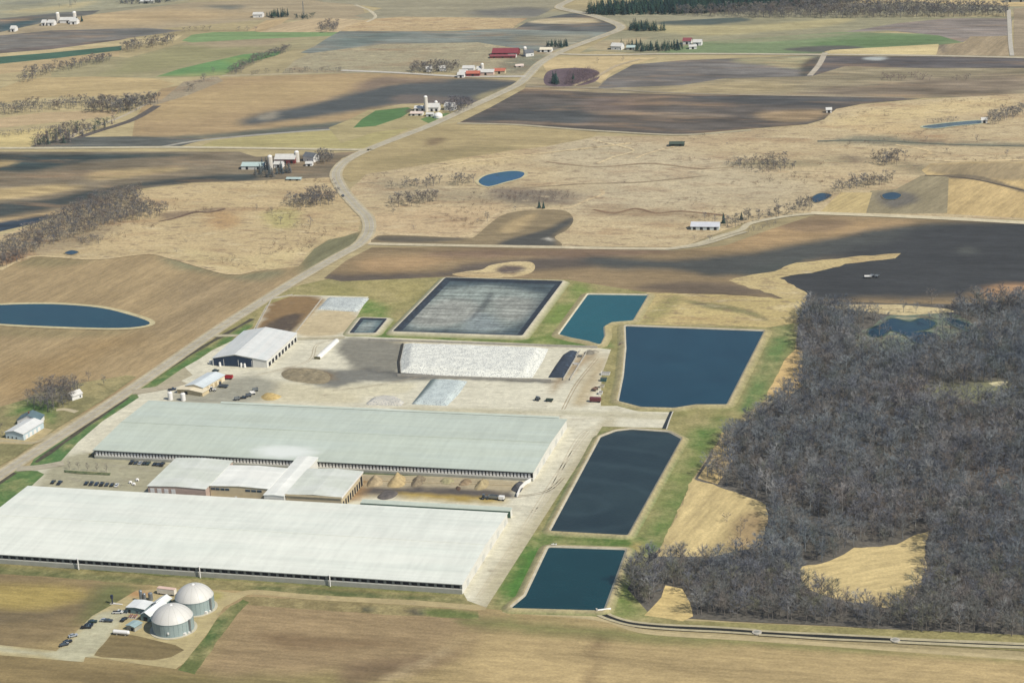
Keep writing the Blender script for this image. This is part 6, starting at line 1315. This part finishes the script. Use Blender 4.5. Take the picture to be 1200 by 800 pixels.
thicket('willow_thicket', [(972, 225), (985, 219), (1010, 213), (1040, 209), (1052, 212), (1044, 216), (1010, 222), (985, 226)], 8, 9, 'long grey willow row above the pale field at right', TML, 14, GV)
thicket('willow_thicket', [(1020, 193), (1030, 186), (1050, 183), (1062, 188), (1050, 194), (1030, 195)], 8, 9, 'round grey willow clump at the end of the marsh ditch', TML, 14, GV)
thicket('willow_thicket', [(1150, 145), (1160, 137), (1180, 133), (1200, 128), (1202, 134), (1186, 143), (1165, 147)], 8, 9, 'tall pale willows beside the far slough', TML, 14, [(150, 146, 138), (134, 130, 128)])
thicket('willow_thicket', [(1080, 145), (1095, 142), (1125, 141), (1128, 143), (1100, 146)], 7, 4, 'low brown brush on the near edge of the far slough', BL, 5, GV, keep=.8)
thicket('willow_thicket', [(454, 243), (460, 238), (490, 234), (510, 230), (515, 236), (500, 240), (470, 244)], 8, 11, 'front row of tall thin bare trees in the central marsh', TML, 14, GV, keep=.8)
thicket('willow_thicket', [(448, 222), (460, 218), (490, 217), (515, 214), (518, 218), (490, 222), (460, 224)], 9, 9, 'back row of tall thin bare trees in the central marsh', TML, 14, GV, keep=.8)
thicket('willow_thicket', [(528, 218), (535, 213), (550, 210), (558, 214), (548, 218)], 7, 6, 'dark brush left of the small blue marsh pond', BL+TML, 9, GV)
thicket('willow_thicket', [(578, 230), (600, 226), (640, 224), (676, 226), (680, 231), (650, 236), (600, 237)], 7, 2.8, 'low dark brush across the marsh below the small blue pond', BL, 5, [(112, 100, 96), (128, 112, 100)], keep=.8)
thicket('hollow_trees', [(333, 243), (342, 236), (360, 230), (385, 228), (396, 232), (390, 242), (360, 245)], 7, 9, 'dense bare grove inside the road bend', TML, 14, GV)
thicket('lane_trees', [(842, 270), (850, 265), (875, 258), (900, 252), (930, 246), (945, 240), (955, 241), (950, 249), (920, 254), (880, 262), (855, 270)], 8, 9, 'bare trees lining the curved lane beside the long white building', TML, 14, GV)
thicket('lane_trees', [(868, 274), (880, 268), (900, 263), (915, 260), (912, 264), (890, 271)], 7, 3.5, 'low brush on the near side of the curved lane', BL, 5, GV)
thicket('yard_grove', [(30, 474), (38, 464), (50, 456), (70, 450), (88, 452), (92, 462), (84, 476), (60, 484), (44, 482)], 7, 11, 'dense leafless grove behind the farmhouse at left', TM, 14, GV)
thicket('homestead_trees', [(296, 208), (300, 198), (312, 194), (322, 200), (336, 198), (342, 204), (320, 209)], 7, 6, 'dark bushes in front of the silos at the road bend', BL+PML, 8, [(90, 104, 108), (108, 112, 112)])
thicket('homestead_trees', [(366, 188), (372, 182), (386, 182), (392, 190), (380, 194)], 7, 8, 'bare trees right of the farmhouse at the road bend', TML, 14, GV)
thicket('homestead_trees', [(522, 128), (530, 122), (545, 120), (556, 124), (540, 133), (528, 134)], 7, 9, 'bare trees beside the main road at the green patch farm', TML, 14, [(110, 110, 116), (124, 118, 120)])
thicket('hedge', [(1025, 92), (1070, 90), (1140, 93), (1145, 95), (1100, 96), (1030, 95)], 9, 6, 'row of separate dark bushes across the far brown field', BL, 5, [(124, 108, 108)], keep=.6)
thicket('wetland_brush', [(1020, 412), (1060, 414), (1112, 406), (1150, 394), (1140, 384), (1110, 398), (1060, 405), (1020, 402)], 9, 6, 'thin brush round the pools in the wood', BL+TML, 9, [(120, 126, 110), (134, 128, 120)], keep=.7)
thicket('reed_scrub', [(940, 366), (960, 360), (1030, 362), (1036, 368), (1000, 372), (960, 370)], 7, 7, 'pale saplings at the north edge of the large wood', TML, 14, [(160, 152, 140), (140, 132, 122)], keep=.75)
MARSHP = [G(*q) for q in [(432, 262), (412, 222), (430, 206), (500, 195), (590, 180), (700, 164), (880, 156), (980, 134), (1080, 120), (1290, 108), (1290, 190), (1090, 190), (960, 240), (870, 256), (780, 284), (680, 280), (672, 246), (610, 240), (540, 272), (440, 272)]]
MARSHL = [G(*q) for q in [(0, 290), (60, 262), (160, 226), (300, 214), (388, 210), (420, 250), (380, 280), (350, 308), (270, 316), (200, 300), (110, 298), (40, 298)]]
its = []
for P, n in ((MARSHP, 2600), (MARSHL, 900)):
    xs = [p[0] for p in P]; ys = [p[1] for p in P]; X = nr.uniform(min(xs), max(xs), n*2); Y = nr.uniform(min(ys), max(ys), n*2)
    nn = fnoise(X, Y, 1/70.0, 21)+.6*fnoise(X, Y, 1/18.0, 4); m = inside(P, X, Y) & (nn > .16)
    for x, y in zip(X[m], Y[m]):
        c = alb([(128, 104, 84), (112, 98, 88), (140, 118, 96), (104, 98, 90)][nr.randint(4)]); its.append((BL[nr.randint(3)], x, y, 0, nr.uniform(.9, 2.4)/5, nr.uniform(1, 2.2), nr.uniform(0, 6.28), c))
merged('marsh_tussocks', its, 'brown tussocks and low brush scattered all over the pale marshes', TWA, 'ground cover')
# ---- single trees
def solo(kind, x, y, h, label, group=None, tm=None, wide=1.0):
    X, Y = G(x, y)
    if kind == 'b': return plant('bare_tree', TM[rng.randrange(7)], X, Y, h, 14, label, 'tree', group, tm or TWG[rng.randrange(3)], wide=wide)
    if kind == 's': return plant('bare_shrub', BM_[rng.randrange(4)], X, Y, h, 5, label, 'shrub', group, tm or TWG[rng.randrange(3)], wide=wide)
    return plant('pine_tree', PM[rng.randrange(4)], X, Y, h, 11, label, 'pine tree', group, tm, wide=wide)
for i, x in enumerate((81.5, 92, 103, 114, 125)):
    solo('b', x, 550.3+i*.9, 6.2, ['small bare tree, leftmost on the parking lot island', 'small bare tree second from left on the parking lot island', 'small bare tree in the middle of the parking lot island', 'small bare tree second from right on the parking lot island', 'small bare tree, rightmost on the parking lot island'][i], 'young trees on the parking lot island', TWG[1], .8)
sheet('tree_island', [(75, 551.5), (100, 553), (130, 555), (129, 557.5), (95, 556), (76, 554)], (74, 96, 70), 'grass')
for i, x in enumerate((78, 84, 90, 96, 102, 108, 114, 120, 127)):
    pass
thicket('island_hedge', [(76, 552.5), (129, 556), (129, 557), (76, 554)], 1.6, 1.2, 'low green hedge under the parking lot trees', BL, 5, [(70, 96, 72)], 'hedge')
singles = [('p', 678, 232, 0, ''),]
solo('p', 632, 244, 7, 'left one of two dark pines beside the curved spur field', 'two dark pines by the spur field'); solo('p', 637, 244.5, 6.5, 'right one of two dark pines beside the curved spur field', 'two dark pines by the spur field')
for (k, x, y, h, lb) in [('s', 478, 236, 3, ''), ]: pass
S = [('b', 461, 252, 7, 'lone thin tree with long shadow left in the central marsh'), ('s', 485, 269, 4, 'round shrub alone near the spur field'), ('b', 571, 260, 9, 'lone tall thin tree above the curve of the spur field'), ('s', 560, 261, 3.5, 'low shrub beside the lone thin tree'), ('s', 604, 247, 4, 'spreading shrub left of the two pines'),
     ('b', 329, 263, 8, 'lone bare tree with leftward shadow inside the road bend, left one'), ('b', 364, 264, 8, 'lone bare tree inside the road bend, right one'), ('b', 352, 248, 6, 'small bare tree between the grove and the lone tree'), ('s', 345, 266, 3, 'low shrub beside the lone trees in the bend'), ('b', 318, 250, 6, 'thin tree left of the dense grove in the bend'), ('b', 301, 247, 6, 'thin tree farthest left near the road bend grove'),
     ('b', 1023, 186, 9, 'bushy tree at left of the round willow clump'), ('s', 1085, 166, 5, 'shrub on the far marsh ditch'), ('b', 1145, 167, 7, 'grey tree on the far marsh ditch line'), ('s', 1110, 180, 5, 'dark shrub cluster in the far marsh'), ('b', 1180, 184, 7, 'lone tree near the right edge of the marsh'), ('s', 945, 233, 4, 'brown shrub by the tiny blue pool'), ('b', 910, 244, 9, 'round headed tree on the curved lane'), ('s', 832, 283, 5, 'shrub on the near side of the long white building'), ('s', 814, 281, 4, 'small shrub left of the lane fork'),
     ('s', 218, 284, 3, 'small dark shrub in the left marsh'), ('s', 207, 296, 4, 'little shrub at the bend of the left field edge'), ('s', 190, 240, 4, 'shrub at the top of the left marsh'), ('b', 250, 87, 9, 'dark tree where the bright green field meets the lane'), ('b', 122, 452, 8, 'bare tree by the hedge line beside the main road'), ('b', 104, 447, 8, 'bare tree beside the left field above the farmhouse'), ('s', 98, 452, 4, 'brushy shrub in the rough grass near the road'),
     ('b', 28, 512, 0, ''), ('s', 3, 512, 4.5, 'grey shrub at the left edge below the pale shed'), ('b', 1, 503, 6, 'bare tree cut by the left edge beside the pale shed'), ('s', 142, 571, 2, 'small green shrub at the end of the car row'), ('p', 848, 262, 9, 'narrow dark evergreen beside the long white building'), ('p', 869, 258, 7, 'dark evergreen midway along the tree lined lane'), ('b', 838, 262, 8, 'bare tree behind the long white building, right one'), ('b', 826, 259, 8, 'bare tree behind the long white building, left one'),
     ('b', 1092, 357, 13, 'tall pale tree standing out at the north edge of the wood'), ('s', 852, 170, 2.5, 'tiny dark bush in the upper marsh'), ('p', 650, 96, 8, 'dark pine beside the crossroads thicket'), ('p', 648, 98, 9, 'dark pine at the corner of the crossroads'), ('p', 651.5, 97, 7, 'shorter dark pine by the crossroads'), ('p', 672, 97, 10, 'pair pine in the purple thicket'),
     ('p', 90, 26.5, 8, 'dark evergreen right of the top left farm silo'), ('p', 96, 25.5, 8, 'dark evergreen at the right end of the top left farm'), ('p', 70, 27, 8, 'dark evergreen by the left silo of the top left farm'), ('b', 88, 6, 10, 'tree on the top left edge beside the mast'), ('s', 70, 9, 5, 'bush on the top left edge, left of the mast'), ('s', 1135, 92, 5, 'bush at the right end of the far bush row'), ('b', 700, 74, 6, 'lone small tree in the pale field right of the road'), ('b', 730, 72, 6, 'second lone tree in the pale field right of the road')]
for (k, x, y, h, lb) in S:
    if h: solo(k, x, y, h, lb)
# trees dotting the far hedge lines
for i, (x, y) in enumerate([(216, 38), (222, 37), (230, 36), (238, 36), (246, 36), (280, 37), (290, 37), (300, 37)]):
    solo('s', x, y, 6, 'bush in the dotted row along the top of the far green field', 'bushes dotted along the far green field')
# wood edge shrubs throwing green tinted shadow over the grass
for i, (x, y) in enumerate([(748, 668), (744, 680), (742, 692), (748, 700), (740, 686), (752, 662), (756, 706)]):
    solo('b', x, y, 10+nr.uniform(-1, 2), 'leafless tree at the western tip of the large wood, over the green verge', 'trees at the western tip of the large wood', TWG[4])
for i, (x, y) in enumerate([(852, 612), (858, 640), (862, 646), (845, 648), (868, 628), (872, 618)]):
    solo('s', x, y, 5.5, 'brown shrub in the lower right corner of the tan clearing', 'shrubs in the corner of the tan clearing', TWG[1])
# ------------------------------------------------------------ sky, sun, air, camera
SUN_AZ, SUN_EL = R(-22), R(47)
w = bpy.data.worlds.new('World'); scn.world = w; w.use_nodes = True; nt = w.node_tree; bg = nt.nodes['Background']
sk = nt.nodes.new('ShaderNodeTexSky'); sk.sky_type = 'NISHITA'; sk.sun_disc = False; sk.sun_elevation = SUN_EL
sd = Vector((math.cos(SUN_EL)*math.cos(SUN_AZ), math.cos(SUN_EL)*math.sin(SUN_AZ), math.sin(SUN_EL)))
sk.sun_rotation = math.atan2(sd.x, sd.y); sk.altitude = 300; sk.air_density = 1.0; sk.dust_density = 1.0
nt.links.new(sk.outputs[0], bg.inputs[0]); bg.inputs[1].default_value = .095
l = bpy.data.lights.new('sun', 'SUN'); l.energy = 4.6; l.angle = R(.53); l.color = (1, .94, .84)
so = bpy.data.objects.new('sun', l); col.objects.link(so); so.rotation_euler = (-sd).to_track_quat('-Z', 'Y').to_euler()
# air
HZ = True
if HZ:
    mb = MB(); mb.box(-3300, 2300, -60, 6600, -1.5, 540); hz = mb.build('haze', bpy.data.materials.new('haze_air')); hz['kind'] = 'stuff'
    m = hz.data.materials[0]; m.use_nodes = True; nt = m.node_tree; nt.nodes.remove(nt.nodes['Principled BSDF'])
    pv = nt.nodes.new('ShaderNodeVolumePrincipled'); pv.inputs['Color'].default_value = (.86, .93, 1, 1); pv.inputs['Density'].default_value = HAZE_D
    pv.inputs['Anisotropy'].default_value = .2
    nt.links.new(pv.outputs[0], nt.nodes['Material Output'].inputs['Volume'])
cam = bpy.data.cameras.new('camera'); co = bpy.data.objects.new('camera', cam); col.objects.link(co)
M = Matrix((RT, UP, tuple(-v for v in FW))).transposed().to_4x4(); M.translation = Vector((0, 0, CAMZ)); co.matrix_world = M
cam.sensor_width = 36; cam.sensor_fit = 'HORIZONTAL'; cam.lens = FPX/1200*36; cam.clip_start = 1; cam.clip_end = 20000
scn.camera = co
vs = scn.view_settings; vs.view_transform = 'Standard'; vs.look = 'None'; vs.gamma = 1; vs.use_curve_mapping = False; vs.exposure = EXPO
scn.display_settings.display_device = 'sRGB'
scn.cycles.max_bounces = 5; scn.cycles.diffuse_bounces = 2; scn.cycles.volume_bounces = 0; scn.cycles.transparent_max_bounces = 4
